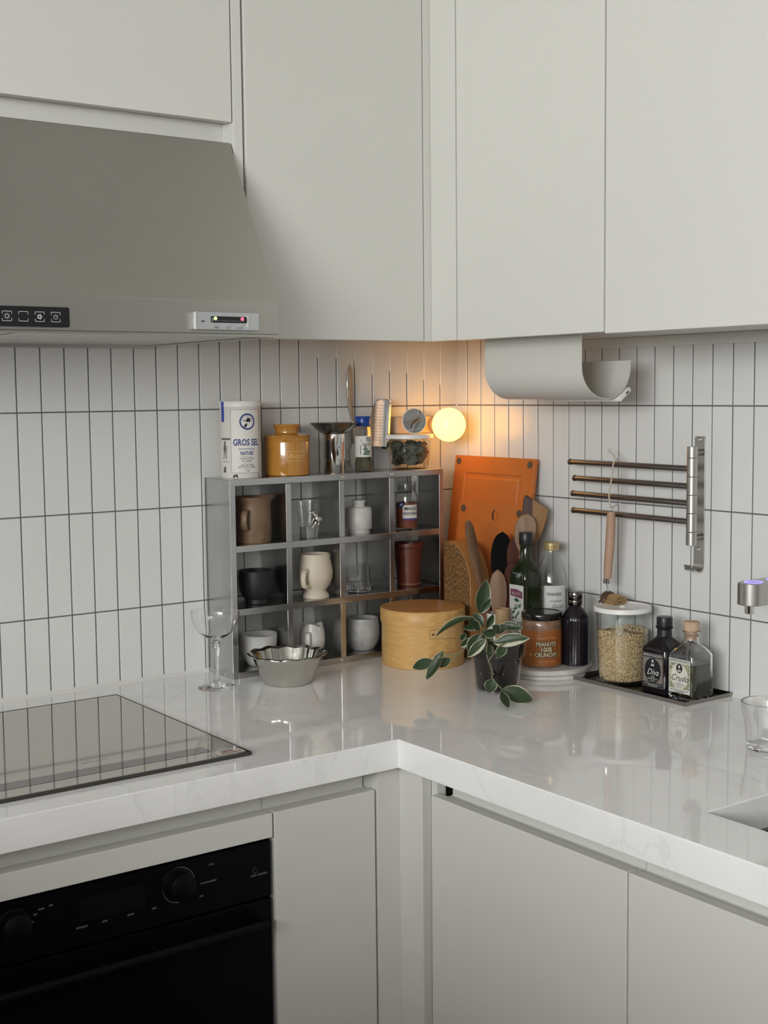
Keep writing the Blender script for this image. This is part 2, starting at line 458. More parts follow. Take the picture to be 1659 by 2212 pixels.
for lab, y0, y1, zb_ in (('white wall cabinet directly above the paper towel holder', -0.8275, -0.4325, 0.6835),
                         ('white wall cabinet above the wall-mounted towel rack', -1.2760, -0.8315, 0.6805),
                         ('white wall cabinet above the sink and faucet', -1.7240, -1.2790, 0.6805)):
    cc = thing('wall_cabinet', lab, 'cabinet', group='wall cabinets')
    box('body', -0.325, -0.002, y0-0.001, y1+0.001 if y1 < -0.44 else -0.335, 0.690, TOPZ, M_CABIN, cc)
    box('door', XR, -0.3285, y0, y1, zb_, TOPZ, M_CAB, cc, 0.0012)
tr = struct(box('trim_1', -0.012, -0.0008, -1.724, -0.336, 0.669, 0.6895, M_CAB))

# ------------------------------------------------------------------ base cabinets
PL = -0.67
def base_left(lab, x0, x1, doors=True):
    o = thing('base_cabinet', lab, 'cabinet', group='base cabinets')
    box('body', x0+0.0005, x1-0.0005, -0.625, -0.003, -0.78, -0.0525, M_CABIN, o)
    if doors:
        box('door', x0+0.0015, x1-0.0015, PL, -0.651, -0.775, -0.0855, M_CAB, o, 0.0012)
    prism('grip_channel', [(-0.652, -0.0525), (-0.63, -0.0525), (-0.6255, -0.057), (-0.6255, -0.12), (-0.63, -0.12), (-0.6485, -0.117), (-0.6485, -0.090), (-0.6475, -0.089),
                           (-0.634, -0.089), (-0.632, -0.087), (-0.632, -0.0585), (-0.634, -0.0565), (-0.652, -0.0555)][::-1], 'x', x0+0.0006, x1-0.0006, M_CAB, o)
    box('plinth', x0, x1, -0.62, -0.60, H0+0.001, -0.781, M_CAB, o)
    return o
base_left('narrow white base cabinet between the black oven and the inner corner', -0.9245, -0.7235)
base_left('white base cabinet left of the built-in oven', -2.10, -1.5275)
ov_h = thing('oven_housing', 'white housing with a slim panel strip above the built-in oven', 'cabinet')
box('panel_strip', -1.5245, -0.9265, PL, -0.651, -0.1255, -0.0855, M_CAB, ov_h, 0.0012)
prism('grip_channel', [(-0.652, -0.0525), (-0.63, -0.0525), (-0.6255, -0.057), (-0.6255, -0.12), (-0.63, -0.12), (-0.6485, -0.117), (-0.6485, -0.090), (-0.6475, -0.089),
                       (-0.634, -0.089), (-0.632, -0.087), (-0.632, -0.0585), (-0.634, -0.0565), (-0.652, -0.0555)][::-1], 'x', -1.5265, -0.9252, M_CAB, ov_h)
box('side_panel', -1.5268, -1.511, -0.64, -0.003, -0.78, -0.1255, M_CABIN, ov_h)
box('side_panel', -0.941, -0.9252, -0.64, -0.003, -0.78, -0.1255, M_CABIN, ov_h)
box('base_panel', -1.511, -0.941, -0.62, -0.003, -0.78, -0.762, M_CABIN, ov_h)
box('plinth', -1.5265, -0.9252, -0.62, -0.60, H0+0.001, -0.781, M_CAB, ov_h)
ps = thing('corner_post', 'white corner post where the two runs of base cabinets meet', 'cabinet trim')
box('post_strip', -0.7205, -0.6555, -0.6705, -0.651, -0.776, -0.0515, M_CAB, ps, 0.0008)
box('post_strip', -0.6745, -0.6555, -0.736, -0.6707, -0.776, -0.0515, M_CAB, ps, 0.0008)
box('side_strip', -0.655, -0.637, -0.7520, -0.736, -0.776, -0.0515, M_CAB, ps)
box('side_strip', -0.7205, -0.7025, -0.6505, -0.6205, -0.776, -0.0515, M_CAB, ps)
box('carcass', -0.7205, -0.003, -0.62, -0.003, -0.776, -0.0525, M_CABIN, ps)
def base_right(lab, y0, y1):
    o = thing('base_cabinet', lab, 'cabinet', group='base cabinets')
    bt = -0.0525 if y0 > -1.25 else -0.262
    box('body', -0.62, -0.003, y0+0.0005, y1-0.0005, -0.78, bt, M_CABIN, o)
    box('door', PL, -0.651, y0+0.0015, y1-0.0015, -0.775, -0.0845, M_CAB, o, 0.0012)
    ye = y1-0.0125 if y1 > -0.8 else y1-0.0006
    prism('grip_channel', [(-0.652, -0.0525), (-0.63, -0.0525), (-0.6255, -0.057), (-0.6255, -0.12), (-0.63, -0.12), (-0.6485, -0.117), (-0.6485, -0.090), (-0.6475, -0.089),
                           (-0.634, -0.089), (-0.632, -0.087), (-0.632, -0.0585), (-0.634, -0.0565), (-0.652, -0.0555)][::-1], 'y', y0+0.0006, ye, M_CAB, o)
    box('plinth', -0.62, -0.60, y0, y1, H0+0.001, -0.781, M_CAB, o)
base_right('white base cabinet right of the corner post below the potted plant', -1.1995, -0.7525)
base_right('white base cabinet under the sink at the lower right', -1.6500, -1.1995)

# ------------------------------------------------------------------ extractor hood
hx0, hx1, hyf, hyt = -1.695, -0.7955, -0.50, -0.345
hd = thing('extractor_hood', 'slanted brushed steel extractor hood above the cooktop', 'hood', (0, 0, 0))
body = prism_g([(hyf, 0.684), (hyf, 0.738), (hyt, 1.030), (-0.325, 1.030), (-0.002, 1.0), (-0.002, 0.684)], 'x', hx0, hx1)
mk('canopy', *bevel_g(*body, 0.0016, 2, 12), M_HOOD, hd)
mk('lower_rim', *merge(box_g(hx0, hx1, hyf, hyf+0.02, 0.680, 0.6838), box_g(hx0, hx0+0.02, hyf+0.02, -0.022, 0.680, 0.6838), box_g(hx1-0.02, hx1, hyf+0.02, -0.022, 0.680, 0.6838),
                       box_g(hx0, hx1, -0.022, -0.002, 0.676, 0.6838)), M_STEEL, hd)
for k in range(2):
    x0 = hx0+0.03+k*0.425
    box('grease_filter', x0, x0+0.415, hyf+0.05, -0.06, 0.6815, 0.6838, M_STEEL, hd)
pz = 0.7043
pan = prism('control_panel', rrect(0.148, 0.0305, 0.003, 4, -1.2475, pz), 'y', hyf-0.0035, hyf-0.0001, M_BLACK, hd)
def ico(cx):
    w = 0.0076
    return merge(frame2(cx-w, cx+w, pz+w-0.0052, pz+w, 0.0008), rect2(0, 0, 0, 0)) if 0 else merge(
        rect2(cx-w, cx+w, pz+w-0.0008, pz+w), rect2(cx-w, cx-w+0.0008, pz+0.003, pz+w), rect2(cx+w-0.0008, cx+w, pz+0.003, pz+w),
        rect2(cx-w, cx+w, pz-w, pz-w+0.0008), rect2(cx-w, cx-w+0.0008, pz-w, pz-0.003), rect2(cx+w-0.0008, cx+w, pz-w, pz-0.003))
icons = []
cxs = [-1.196, -1.2215, -1.247, -1.2725, -1.298]
for c in cxs: icons.append(ico(c))
icons.append(merge(ring2(cxs[0], pz, 0.0030, 0.0037, 20), rect2(cxs[0]-0.0003, cxs[0]+0.0003, pz, pz+0.0026), rect2(cxs[0], cxs[0]+0.002, pz-0.0003, pz+0.0003)))
for k in range(5):
    a = 2*pi*k/5; icons.append(ell2(cxs[1]+0.0027*cos(a), pz+0.0027*sin(a), 0.0015, 0.0015, 10))
icons.append(merge(ring2(cxs[3], pz, 0.0022, 0.0030, 20), *[ell2(cxs[3]+0.0042*cos(2*pi*k/8), pz+0.0042*sin(2*pi*k/8), 0.0006, 0.0006, 8) for k in range(8)]))
icons.append(ring2(cxs[4], pz, 0.0026, 0.0034, 20, 120, 420)); icons.append(rect2(cxs[4]-0.0004, cxs[4]+0.0004, pz, pz+0.0042))
mk('icon_print', *onplane(merge(*icons), (0, hyf-0.0038, 0), (1, 0, 0), (0, 0, 1)), M_ICON, pan)
# the small silver controller stuck to the hood
M_SILV = mat('silver_plastic', (0.50, 0.52, 0.53, 1), 0.3, 0.5)
ct = thing('timer_unit', 'small silver controller with lit green and red dots stuck to the hood', 'controller', (-0.899, hyf, 0.7045))
prism('case', rrect(0.121, 0.029, 0.0015, 2), 'y', -0.008, -0.0001, M_SILV, ct, 0.0012)
prism('display', rrect(0.068, 0.0105, 0.002, 4, 0.0025, 0.0025), 'y', -0.0087, -0.008, M_BLACK, ct)
M_GLED = mat('green_led', (0.5, 1, 0.3, 1), 0.4, emit=(0.55, 1.0, 0.30, 1), estr=1.2)
M_RLED = mat('red_led', (1, 0.1, 0.15, 1), 0.4, emit=(1.0, 0.10, 0.16, 1), estr=1.6)
for cx, m_, nm in ((-0.0232, M_GLED, 'green_light'), (0.0275, M_RLED, 'red_light')):
    lathe(nm, [(0.0030, 0), (0.0030, 0.0006), (0.0015, 0.0013), (0, 0.0015)], m_, ct, 16).matrix_local = Matrix.Translation((cx, -0.0087, 0.0042)) @ Matrix.Rotation(pi/2, 4, 'X')
for cx in (-0.0215, 0.001, 0.0235):
    prism('button', rrect(0.009, 0.0034, 0.0016, 4, cx, -0.0072), 'y', -0.0094, -0.008, M_SILV, ct, 0.0004)
g = [text2(t, 0.0032, x=x, y=y, sx=.9) for t, x, y in (('TIMER', -0.0215, -0.0112), ('SET', 0.001, -0.0112), ('ON / OFF', 0.0235, -0.0112))]
mk('lettering', *onplane(merge(*g), (0, -0.0082, 0), (1, 0, 0), (0, 0, 1)), M_INK, ct)
g = [rect2(-0.021+0.006*k, -0.0175+0.006*k, 0.0, 0.0011) for k in range(9)]+[rect2(-0.030, -0.027, -0.001, 0.005)]
mk('display_print', *onplane(merge(*g), (0, -0.0089, 0), (1, 0, 0), (0, 0, 1)), M_MARK, ct)
mk('slot', *onplane(ell2(-0.046, -0.001, 0.004, 0.0011, 16), (0, -0.0082, 0), (1, 0, 0), (0, 0, 1)), M_INK, ct)
box('chrome_edge', -0.0605, -0.0585, -0.0092, -0.0078, -0.0143, 0.0143, M_CHROME, ct)
box('chrome_edge', 0.0375, 0.0395, -0.0094, -0.0078, -0.009, 0.009, M_CHROME, ct)

# ------------------------------------------------------------------ cooktop
M_CTOP = mat('taupe_ceramic_glass', (0.50, 0.47, 0.42, 1), 0.05, 0.88)
M_CBAND = mat('dark_glass_band', (0.20, 0.19, 0.18, 1), 0.06, 0.9)
ck = thing('cooktop', 'taupe glass induction cooktop set on the worktop under the hood', 'cooktop', (0, 0, 0))
box('glass_plate', -1.545, -0.9365, -0.6185, -0.1045, 0.0002, 0.0055, M_CTOP, ck, 0.0008)
mk('steel_edge', *merge(box_g(-1.5465, -0.935, -0.6225, -0.6187, 0.0002, 0.0062), box_g(-1.5465, -0.935, -0.1043, -0.1028, 0.0002, 0.0060), box_g(-0.9363, -0.9348, -0.6187, -0.1043, 0.0002, 0.0060)),
   mat('dark_steel', (0.10, 0.095, 0.085, 1), 0.35, 0.9), ck)
mk('control_band', *onplane(rect2(-1.5, -0.985, -0.580, -0.545), (0, 0, 0.0058), (1, 0, 0), (0, 1, 0)), M_CBAND, ck)
mk('logo_print', *onplane(merge(text2('INDUCTION', 0.008, x=-1.16, y=-0.515), ), (0, 0, 0.0058), (1, 0, 0), (0, 1, 0)), M_ICON, ck)
st = thing('sticker', 'peeling energy sticker with red print on the cooktop corner', 'sticker', (-0.9665, -0.5985, 0.0060))
mk('sticker_sheet', *prism_g([(-0.024, -0.014), (0.026, -0.014), (0.026, 0.003), (0.014, 0.014), (-0.006, 0.016), (-0.020, 0.010)], 'z', 0, 0.0003), mat('sticker_white', (0.62, 0.58, 0.53, 1), 0.5), st)
mk('sticker_arc', *onplane(merge(ring2(0.0, 0.0, 0.0085, 0.0125, 20, 20, 200), ), (0, 0, 0.0005), (1, 0, 0), (0, 1, 0)), mat('sticker_green', (0.33, 0.37, 0.30, 1), 0.5), st)
mk('sticker_print', *onplane(merge(rect2(-0.007, 0.011, 0.000, 0.005), rect2(-0.014, 0.022, -0.009, -0.0055)), (0, 0, 0.0006), (1, 0, 0), (0, 1, 0)), mat('sticker_red', (0.24, 0.055, 0.05, 1), 0.5), st)

# ------------------------------------------------------------------ oven
ov = thing('oven', 'black built-in oven under the cooktop', 'oven', (-1.2255, 0, 0))
box('body', -0.28, 0.28, -0.63, -0.06, -0.7615, -0.132, M_BLACK, ov)
cp = box('control_panel', -0.2955, 0.2955, -0.667, -0.641, -0.2215, -0.1305, M_BGLASS, ov, 0.001)
od = box('door', -0.2955, 0.2955, -0.667, -0.641, -0.755, -0.2255, M_BGLASS, ov, 0.001)
hb = prism('handle', [(-0.6695, -0.252), (-0.700, -0.246), (-0.706, -0.250), (-0.706, -0.256), (-0.6695, -0.266)], 'x', -0.27, 0.27, M_KNOB, od, 0.002)
kn = lathe('knob', [(0, 0), (0.026, 0), (0.026, 0.003), (0.0225, 0.004), (0.0215, 0.021), (0.019, 0.023), (0, 0.0232)], M_KNOB, cp, 40)
kn.matrix_local = Matrix.Translation((0.130, -0.667, -0.165)) @ Matrix.Rotation(pi/2, 4, 'X')
kr = lathe('knob_ring', [(0.0268, 0), (0.0280, 0), (0.0280, 0.0025), (0.0268, 0.0025)], mat('dim_chrome', (0.3, 0.29, 0.28, 1), 0.25, 1.0), cp, 40, closed=True)
kr.matrix_local = Matrix.Translation((0.130, -0.667, -0.165)) @ Matrix.Rotation(pi/2, 4, 'X')
kn2 = kn.copy(); COL.objects.link(kn2); kn2.location = (-0.130, -0.667, -0.165)
g = [rect2(-0.036+0.0405*k, -0.036+0.0405*k+w, -0.1945, -0.1915) for k, w in enumerate((0.018, 0.009, 0.011, 0.008, 0.008, 0.007))]
g += [rect2(0.168, 0.197, -0.1745, -0.1715), rect2(0.184, 0.193, -0.1475, -0.145), rect2(-0.092, -0.083, -0.152, -0.149), rect2(-0.1, -0.094, -0.158, -0.155), rect2(-0.105, -0.099, -0.168, -0.165), rect2(-0.076, -0.07, -0.150, -0.147)]
g += [ring2(0.267, -0.174, 0.0035, 0.0045, 20, 60, 340), rect2(0.259, 0.269, -0.1835, -0.1805), rect2(0.271, 0.289, -0.1835, -0.1805)]
mk('panel_print', *onplane(merge(*g), (0, -0.6674, 0), (1, 0, 0), (0, 0, 1)), mat('oven_print', (0.07, 0.07, 0.07, 1), 0.6), cp)['kind'] = 'stuff'
mk('display', *onplane(rect2(-0.03, 0.075, -0.186, -0.150), (0, -0.6672, 0), (1, 0, 0), (0, 0, 1)), mat('oven_display', (0.0045, 0.005, 0.0055, 1), 0.3, spec=0.1), cp)
# ------------------------------------------------------------------ metal cubby shelf
SW0, SW1, SD, SH = -0.6805, -0.1295, -0.110, 0.4095
sh = thing('cubby_shelf', 'galvanized metal cubby shelf of twelve cells standing on the worktop', 'shelf', (0, 0, 0))
BK = -0.0045
def side_panel(x0, x1, fl):
    return merge(box_g(x0, x1, SD, BK, 0, SH), box_g(*fl, SD, SD+0.0012, 0, SH))
mk('side_panel', *bevel_g(*prism_g([(SW0, SD), (SW0+0.0130, SD), (SW0+0.0130, SD+0.0014), (SW0+0.0014, SD+0.0014), (SW0+0.0014, BK-0.0014), (SW0+0.013, BK-0.0014), (SW0+0.013, BK), (SW0, BK)], 'z', 0, SH), 0.0004, 1), M_ZINC, sh)
mk('side_panel', *bevel_g(*prism_g([(SW1, SD), (SW1-0.0115, SD), (SW1-0.0115, SD+0.0014), (SW1-0.0014, SD+0.0014), (SW1-0.0014, BK-0.0014), (SW1-0.0115, BK-0.0014), (SW1-0.0115, BK), (SW1, BK)][::-1], 'z', 0, SH), 0.0004, 1), M_ZINC, sh)
SHZ = (0.0130, 0.1440, 0.2745, SH)
for z in SHZ:     # boards with a turned-down lip in front
    x0, x1 = (SW0+0.0016, SW1-0.0016) if z < SH else (SW0, SW1)
    zz = z if z < SH else SH+0.0013
    g = prism_g([(SD-0.0003, zz), (SD-0.0003, zz-0.0132), (SD+0.0011, zz-0.0132), (SD+0.0011, zz-0.0013), (BK, zz-0.0013), (BK, zz)], 'x', SW0+0.0131 if z < SH else x0, SW1-0.0117 if z < SH else x1)
    mk('shelf_board', *bevel_g(*g, 0.0003, 1), M_ZINC, sh)
STOP = SH+0.0013
DIVX = (-0.5473, -0.4132, -0.2803)
for x in DIVX:
    for a, b in ((0.0131, 0.1307), (0.1441, 0.2612), (0.2746, 0.3962)):
        g = prism_g([(x, SD+0.0002), (x+0.0130, SD+0.0002), (x+0.0130, SD+0.0016), (x+0.0014, SD+0.0016), (x+0.0014, BK-0.0016), (x+0.013, BK-0.0016), (x+0.013, BK), (x, BK)], 'z', a, b)
        mk('divider', *bevel_g(*g, 0.0004, 1), M_ZINC, sh)
rv_g = lathe_g([(0.0036, 0), (0.0036, 0.0006), (0.0026, 0.0014), (0.0014, 0.0016), (0.0013, 0.0006), (0, 0.0005)], 14)
rv = mk('rivet', *rv_g, M_CHROME, sh, 40)
rv.location = (-0.5362, SD-0.0003, 0.4035); rv.rotation_euler = (pi/2, 0, 0)
for x, z in ((-0.4044, 0.4035), (-0.274, 0.4035), (-0.4107, 0.0062)):
    same(rv, sh, (x, SD-0.0003, z), (pi/2, 0, 0))
for y, z in ((-0.026, 0.401), (-0.081, 0.401), (-0.026, 0.2685), (-0.079, 0.2685), (-0.026, 0.137), (-0.077, 0.138), (-0.026, 0.005), (-0.077, 0.005)):
    same(rv, sh, (SW0, y, z), (0, -pi/2, 0), (.8, .8, .8))

# sockets on the tiles behind the shelf
for lab, x, z, w, h in (('white wall socket plate with a black triangle seen through the shelf', -0.5035, 0.205, 0.075, 0.085),
                        ('white wall socket plate on the tiles behind the steel stand', -0.312, 0.470, 0.072, 0.075)):
    so = thing('wall_socket', lab, 'socket', (x, 0, z), group='sockets behind the shelf')
    prism('cover_plate', rrect(w, h, 0.004), 'y', -0.009, -0.0006, M_WHITEP, so, 0.001)
    if x < -0.4:
        mk('triangle_mark', *onplane(poly2([(-0.0045, 0.025), (0.0055, 0.025), (0.0005, 0.036)]), (0, -0.0093, 0), (1, 0, 0), (0, 0, 1)), M_INK, so)
        mk('rocker', *bevel_g(*box_g(-0.012, 0.012, -0.0115, -0.009, -0.030, 0.006), 0.001), M_WHITEP, so)
    else:
        lathe('socket_face', [(0.019, 0), (0.019, 0.002), (0.016, 0.0022), (0.015, -0.004), (0, -0.004)], M_WHITEP, so, 28).matrix_local = Matrix.Translation((0, -0.0092, 0)) @ Matrix.Rotation(pi/2, 4, 'X')

# ------------------------------------------------------------------ in the cells
def handle_path(r, z0, z1, out, ang, n=8):
    d = Vector((cos(ang), sin(ang), 0))
    pts = [d*(r-0.002)+Vector((0, 0, z1)), d*(r+out*0.75)+Vector((0, 0, z1-0.002)), d*(r+out)+Vector((0, 0, (z0+z1)/2)), d*(r+out*0.75)+Vector((0, 0, z0+0.002)), d*(r-0.002)+Vector((0, 0, z0))]
    return smoothp(pts, n)
T1, T2, T0 = 0.2746, 0.1441, 0.0131
M_BROWN = mat('brown_stoneware', (0.20, 0.125, 0.075, 1), 0.45, noise=(45, (0.135, 0.082, 0.048, 1), 0.2, (1, 1, 1)), bump=(120, 0.1, (1, 1, 1)))
jg = thing('stoneware_jug', 'brown stoneware jug with strap handle and pouring lip', 'jug', (-0.598, -0.062, T1))
def spout(a, r, z):
    if z > 0.079:
        k = max(0, cos(a-radians(-20)))**12
        return r+0.007*k*((z-0.079)/0.018), z+0.002*k
    return r, z
lathe('body', vessel([(0.0350, 0), (0.0365, 0.003), (0.0368, 0.045), (0.0358, 0.076), (0.0362, 0.082), (0.0395, 0.090), (0.0425, 0.0955)], 0.003, 0.004), M_BROWN, jg, 56, spout)
tube('handle', handle_path(0.0355, 0.030, 0.068, 0.020, radians(218)), 0.0075, M_BROWN, jg, 12, flat=0.42)

gc = thing('glass_cup', 'clear glass cup with a thick base in the top row', 'glass', (-0.4600, -0.060, T1))
lathe('bowl', vessel([(0.0195, 0), (0.0205, 0.002), (0.0220, 0.024), (0.0245, 0.052), (0.0268, 0.0765)], 0.0018, 0.024), M_GLASS, gc, 40)
M_SILVER = mat('polished_pewter', (0.66, 0.65, 0.62, 1), 0.16, 1.0)
fg = thing('animal_figurine', 'small silver animal figurine clinging to the clear glass cup', 'figurine', (-0.4600, -0.060, T1))
ca = PHI+0.45
d = Vector((cos(ca), sin(ca), 0)); tng = Vector((-sin(ca), cos(ca), 0))
def fp(t, o, z): return tuple(d*(0.0262+o*1.15)+tng*(t*1.55)+Vector((0, 0, z)))
gf = [tube_g(smoothp([fp(0.006, 0.004, 0.030), fp(0.0055, 0.0055, 0.038), fp(0.002, 0.006, 0.046), fp(-0.001, 0.006, 0.052)], 4), [0.0058]*4+[0.0078]*4+[0.006]*4+[0.0032], 10),
      tube_g(smoothp([fp(0.0005, 0.006, 0.050), fp(-0.003, 0.006, 0.0565), fp(-0.0085, 0.006, 0.0555)], 5), [0.0028]*3+[0.0040, 0.0044, 0.0042, 0.0036, 0.003, 0.0022, 0.0016, 0.001], 10),
      tube_g([fp(-0.001, 0.008, 0.0585), fp(0.001, 0.009, 0.0625)], [0.0018, 0.0006], 8), tube_g([fp(-0.002, 0.004, 0.0585), fp(-0.0005, 0.003, 0.0625)], [0.0018, 0.0006], 8),
      tube_g(smoothp([fp(0.000, 0.006, 0.046), fp(-0.004, 0.006, 0.036), fp(-0.010, 0.005, 0.0290)], 4), [0.0024, 0.0022, 0.002, 0.0018, 0.0016, 0.0015, 0.0015, 0.0016, 0.0014], 8),
      tube_g(smoothp([fp(0.003, 0.007, 0.044), fp(0.001, 0.007, 0.033), fp(-0.003, 0.006, 0.0245)], 4), [0.0024, 0.0022, 0.002, 0.0018, 0.0016, 0.0015, 0.0015, 0.0016, 0.0014], 8),
      tube_g(smoothp([fp(0.008, 0.003, 0.032), fp(0.011, 0.002, 0.038), fp(0.0105, 0.002, 0.045)], 4), [0.002]*6+[0.0015, 0.0012, 0.0008], 8)]
mk('figurine', *merge(*gf), M_SILVER, fg, 60)

M_MARBLE = mat('white_marble', (0.60, 0.58, 0.55, 1), 0.35, noise=(22, (0.40, 0.385, 0.365, 1), 0.22, (1, 1, 1)))
mj = thing('lidded_jar', 'small white stone jar with knobbed lid in the top row', 'jar', (-0.3290, -0.060, T1))
lathe('body', vessel([(0.0240, 0), (0.0245, 0.002), (0.0245, 0.009), (0.0285, 0.0098), (0.0292, 0.012), (0.0292, 0.053), (0.0282, 0.0545)], 0.004, 0.006), M_MARBLE, mj, 44)
lathe('lid', [(0, 0.049), (0.022, 0.049), (0.022, 0.0548), (0.0275, 0.0548), (0.0275, 0.0575), (0.0145, 0.0585), (0.0132, 0.064), (0.0150, 0.0685), (0.0158, 0.0705), (0.0152, 0.0725), (0, 0.0728)], M_MARBLE, mj, 40)

sj = thing('spice_jar', 'glass seasoning jar with a hand-lettered white label in the top row', 'jar', (-0.1980, -0.062, T1))
lathe('glass', vessel([(0.0255, 0), (0.0265, 0.0015), (0.0265, 0.072), (0.0245, 0.082), (0.0200, 0.087), (0.0198, 0.100)], 0.0014, 0.003), M_THIN, sj, 44)
lathe('lid', [(0.0208, 0.088), (0.0212, 0.0885), (0.0212, 0.106), (0.0200, 0.1078), (0, 0.1080), (0, 0.1066), (0.0192, 0.1062), (0.0199, 0.1045), (0.0199, 0.088)], M_THIN, sj, 40)
M_PAPRIKA = mat('red_spice', (0.14, 0.028, 0.014, 1), 0.85, noise=(320, (0.23, 0.07, 0.04, 1), 0.15, (1, 1, 1)))
sp = lathe('red_spice', [(0, 0.0032), (0.0243, 0.0032), (0.0246, 0.006), (0.0246, 0.059), (0.02, 0.061), (0, 0.0605)], M_PAPRIKA, sj, 40)
RJ = 0.0268
pj_ = PHI+0.30
mk('label', *oncyl(rect2(-0.0175, 0.0195, 0.026, 0.056, 12), RJ, pj_, 0), M_PAPER, sj)
mk('label_band', *oncyl(rect2(-0.0175, 0.0195, 0.0215, 0.0258, 12), RJ, pj_, 0), mat('violet_ink', (0.06, 0.045, 0.17, 1), 0.6), sj)
mk('lettering', *oncyl(merge(text2('MAGIC', 0.0105, 0.25, 0.0002, x=0.002, y=0.0475), text2('SEASONING', 0.0092, 0.25, 0.0002, x=0.001, y=0.0365, sx=0.72)), RJ+0.0002, pj_, 0), M_INK, sj)
mk('round_seal', *oncyl(ell2(-0.0215, 0.056, 0.0068, 0.0068), RJ+0.0001, pj_, 0), M_BLUEINK, sj)
mk('seal_dot', *oncyl(ell2(-0.0215, 0.057, 0.0022, 0.0022), RJ+0.0004, pj_, 0), M_PAPER, sj)

M_BLACKC = mat('matte_black_ceramic', (0.012, 0.012, 0.013, 1), 0.55)
bc = top(lathe('black_cup', vessel([(0.0215, 0), (0.0230, 0.001), (0.0235, 0.010), (0.0300, 0.016), (0.0355, 0.030), (0.0375, 0.050), (0.0372, 0.070)], 0.0028, 0.013), M_BLACKC, None, 52), (-0.5930, -0.060, T2))
tag(bc, 'matte black cup without handle in the middle row', 'cup')

M_CREAM = mat('cream_stoneware', (0.58, 0.50, 0.40, 1), 0.5, bump=(80, 0.06, (1, 1, 1)))
cm = thing('footed_mug', 'cream footed mug with round belly and ear handle', 'mug', (-0.4540, -0.0745, T2))
lathe('body', vessel([(0.0275, 0), (0.0288, 0.002), (0.0280, 0.007), (0.0215, 0.0150), (0.0218, 0.018), (0.0300, 0.027), (0.0362, 0.044), (0.0372, 0.058), (0.0345, 0.074), (0.0318, 0.0845), (0.0318, 0.0955)], 0.003, 0.019), M_CREAM, cm, 56)
tube('handle', handle_path(0.0335, 0.028, 0.062, 0.019, radians(207)), 0.0066, M_CREAM, cm, 12, flat=0.7)

def ribs(n, amp, z0, z1):
    return lambda a, r, z: (r+amp*max(0, cos(n*a)) if z0 < z < z1 else r, z)
rg = top(lathe('ribbed_tumbler', vessel([(0.0245, 0), (0.0265, 0.002), (0.0268, 0.03), (0.0270, 0.036), (0.0275, 0.058)], 0.0022, 0.006), M_GLASS, None, 72, ribs(18, 0.0012, 0.001, 0.031)), (-0.3330, -0.062, T2))
tag(rg, 'low clear ribbed glass tumbler in the middle row', 'glass')

M_TERRA = mat('red_brown_glaze', (0.125, 0.030, 0.016, 1), 0.4, noise=(30, (0.085, 0.020, 0.011, 1), 0.2, (1, 1, 1)))
tp = thing('terracotta_pot', 'red-brown tapered pot with rolled rim beside the orange boards', 'pot', (-0.1930, -0.062, T2))
lathe('body', vessel([(0.0265, 0), (0.0275, 0.0015), (0.0278, 0.006), (0.0268, 0.007), (0.0335, 0.088), (0.0365, 0.0895), (0.0372, 0.0935), (0.0368, 0.0985)], 0.003, 0.005), M_TERRA, tp, 52)
lathe('pale_ring', [(0.0281, 0.0056), (0.0284, 0.0064), (0.0281, 0.0072)], mat('pale_glaze', (0.25, 0.14, 0.09, 1), 0.4), tp, 52)

M_ROUGHW = mat('rough_white_clay', (0.60, 0.585, 0.56, 1), 0.6, noise=(26, (0.44, 0.43, 0.41, 1), 0.2, (1, 1, 1)), bump=(90, 0.25, (1, 1, 1)))
wb = top(lathe('clay_bowl', vessel([(0.020, 0), (0.0225, 0.0012), (0.030, 0.012), (0.0370, 0.030), (0.0398, 0.050), (0.0402, 0.0665)], 0.0045, 0.006), M_ROUGHW, None, 52, lambda a, r, z: (r*(1+0.012*cos(3*a+1)), z+(0.0012*cos(2*a) if z > 0.04 else 0))), (-0.5935, -0.062, T0))
tag(wb, 'rough white clay bowl in the bottom row behind the pewter bowl', 'bowl')
cr = thing('creamer_jug', 'small white creamer jug with wavy rim and strap handle', 'jug', (-0.4560, -0.060, T0))
def wavy(a, r, z):
    return (r*(1+0.05*cos(3*a)*(z/0.07)**2), z+(0.0035*cos(3*a+0.6) if z > 0.05 else 0))
lathe('body', vessel([(0.0185, 0), (0.0200, 0.0012), (0.0250, 0.015), (0.0282, 0.034), (0.0268, 0.054), (0.0222, 0.0705)], 0.0025, 0.004), M_WHITEC, cr, 48, wavy)
tube('handle', handle_path(0.0265, 0.018, 0.056, 0.011, radians(222)), 0.0058, M_WHITEC, cr, 10, flat=0.35)
M_GREYM = mat('speckled_grey_clay', (0.44, 0.43, 0.41, 1), 0.5, noise=(60, (0.31, 0.305, 0.29, 1), 0.2, (1, 1, 1)), bump=(140, 0.3, (1, 1, 1)))
gm = top(lathe('round_cup', vessel([(0.0225, 0), (0.0250, 0.0010), (0.0320, 0.012), (0.0375, 0.032), (0.0380, 0.050), (0.0345, 0.0715)], 0.0035, 0.005), M_GREYM, None, 52), (-0.3240, -0.062, T0))
tag(gm, 'round speckled grey cup without handle in the bottom row', 'cup')

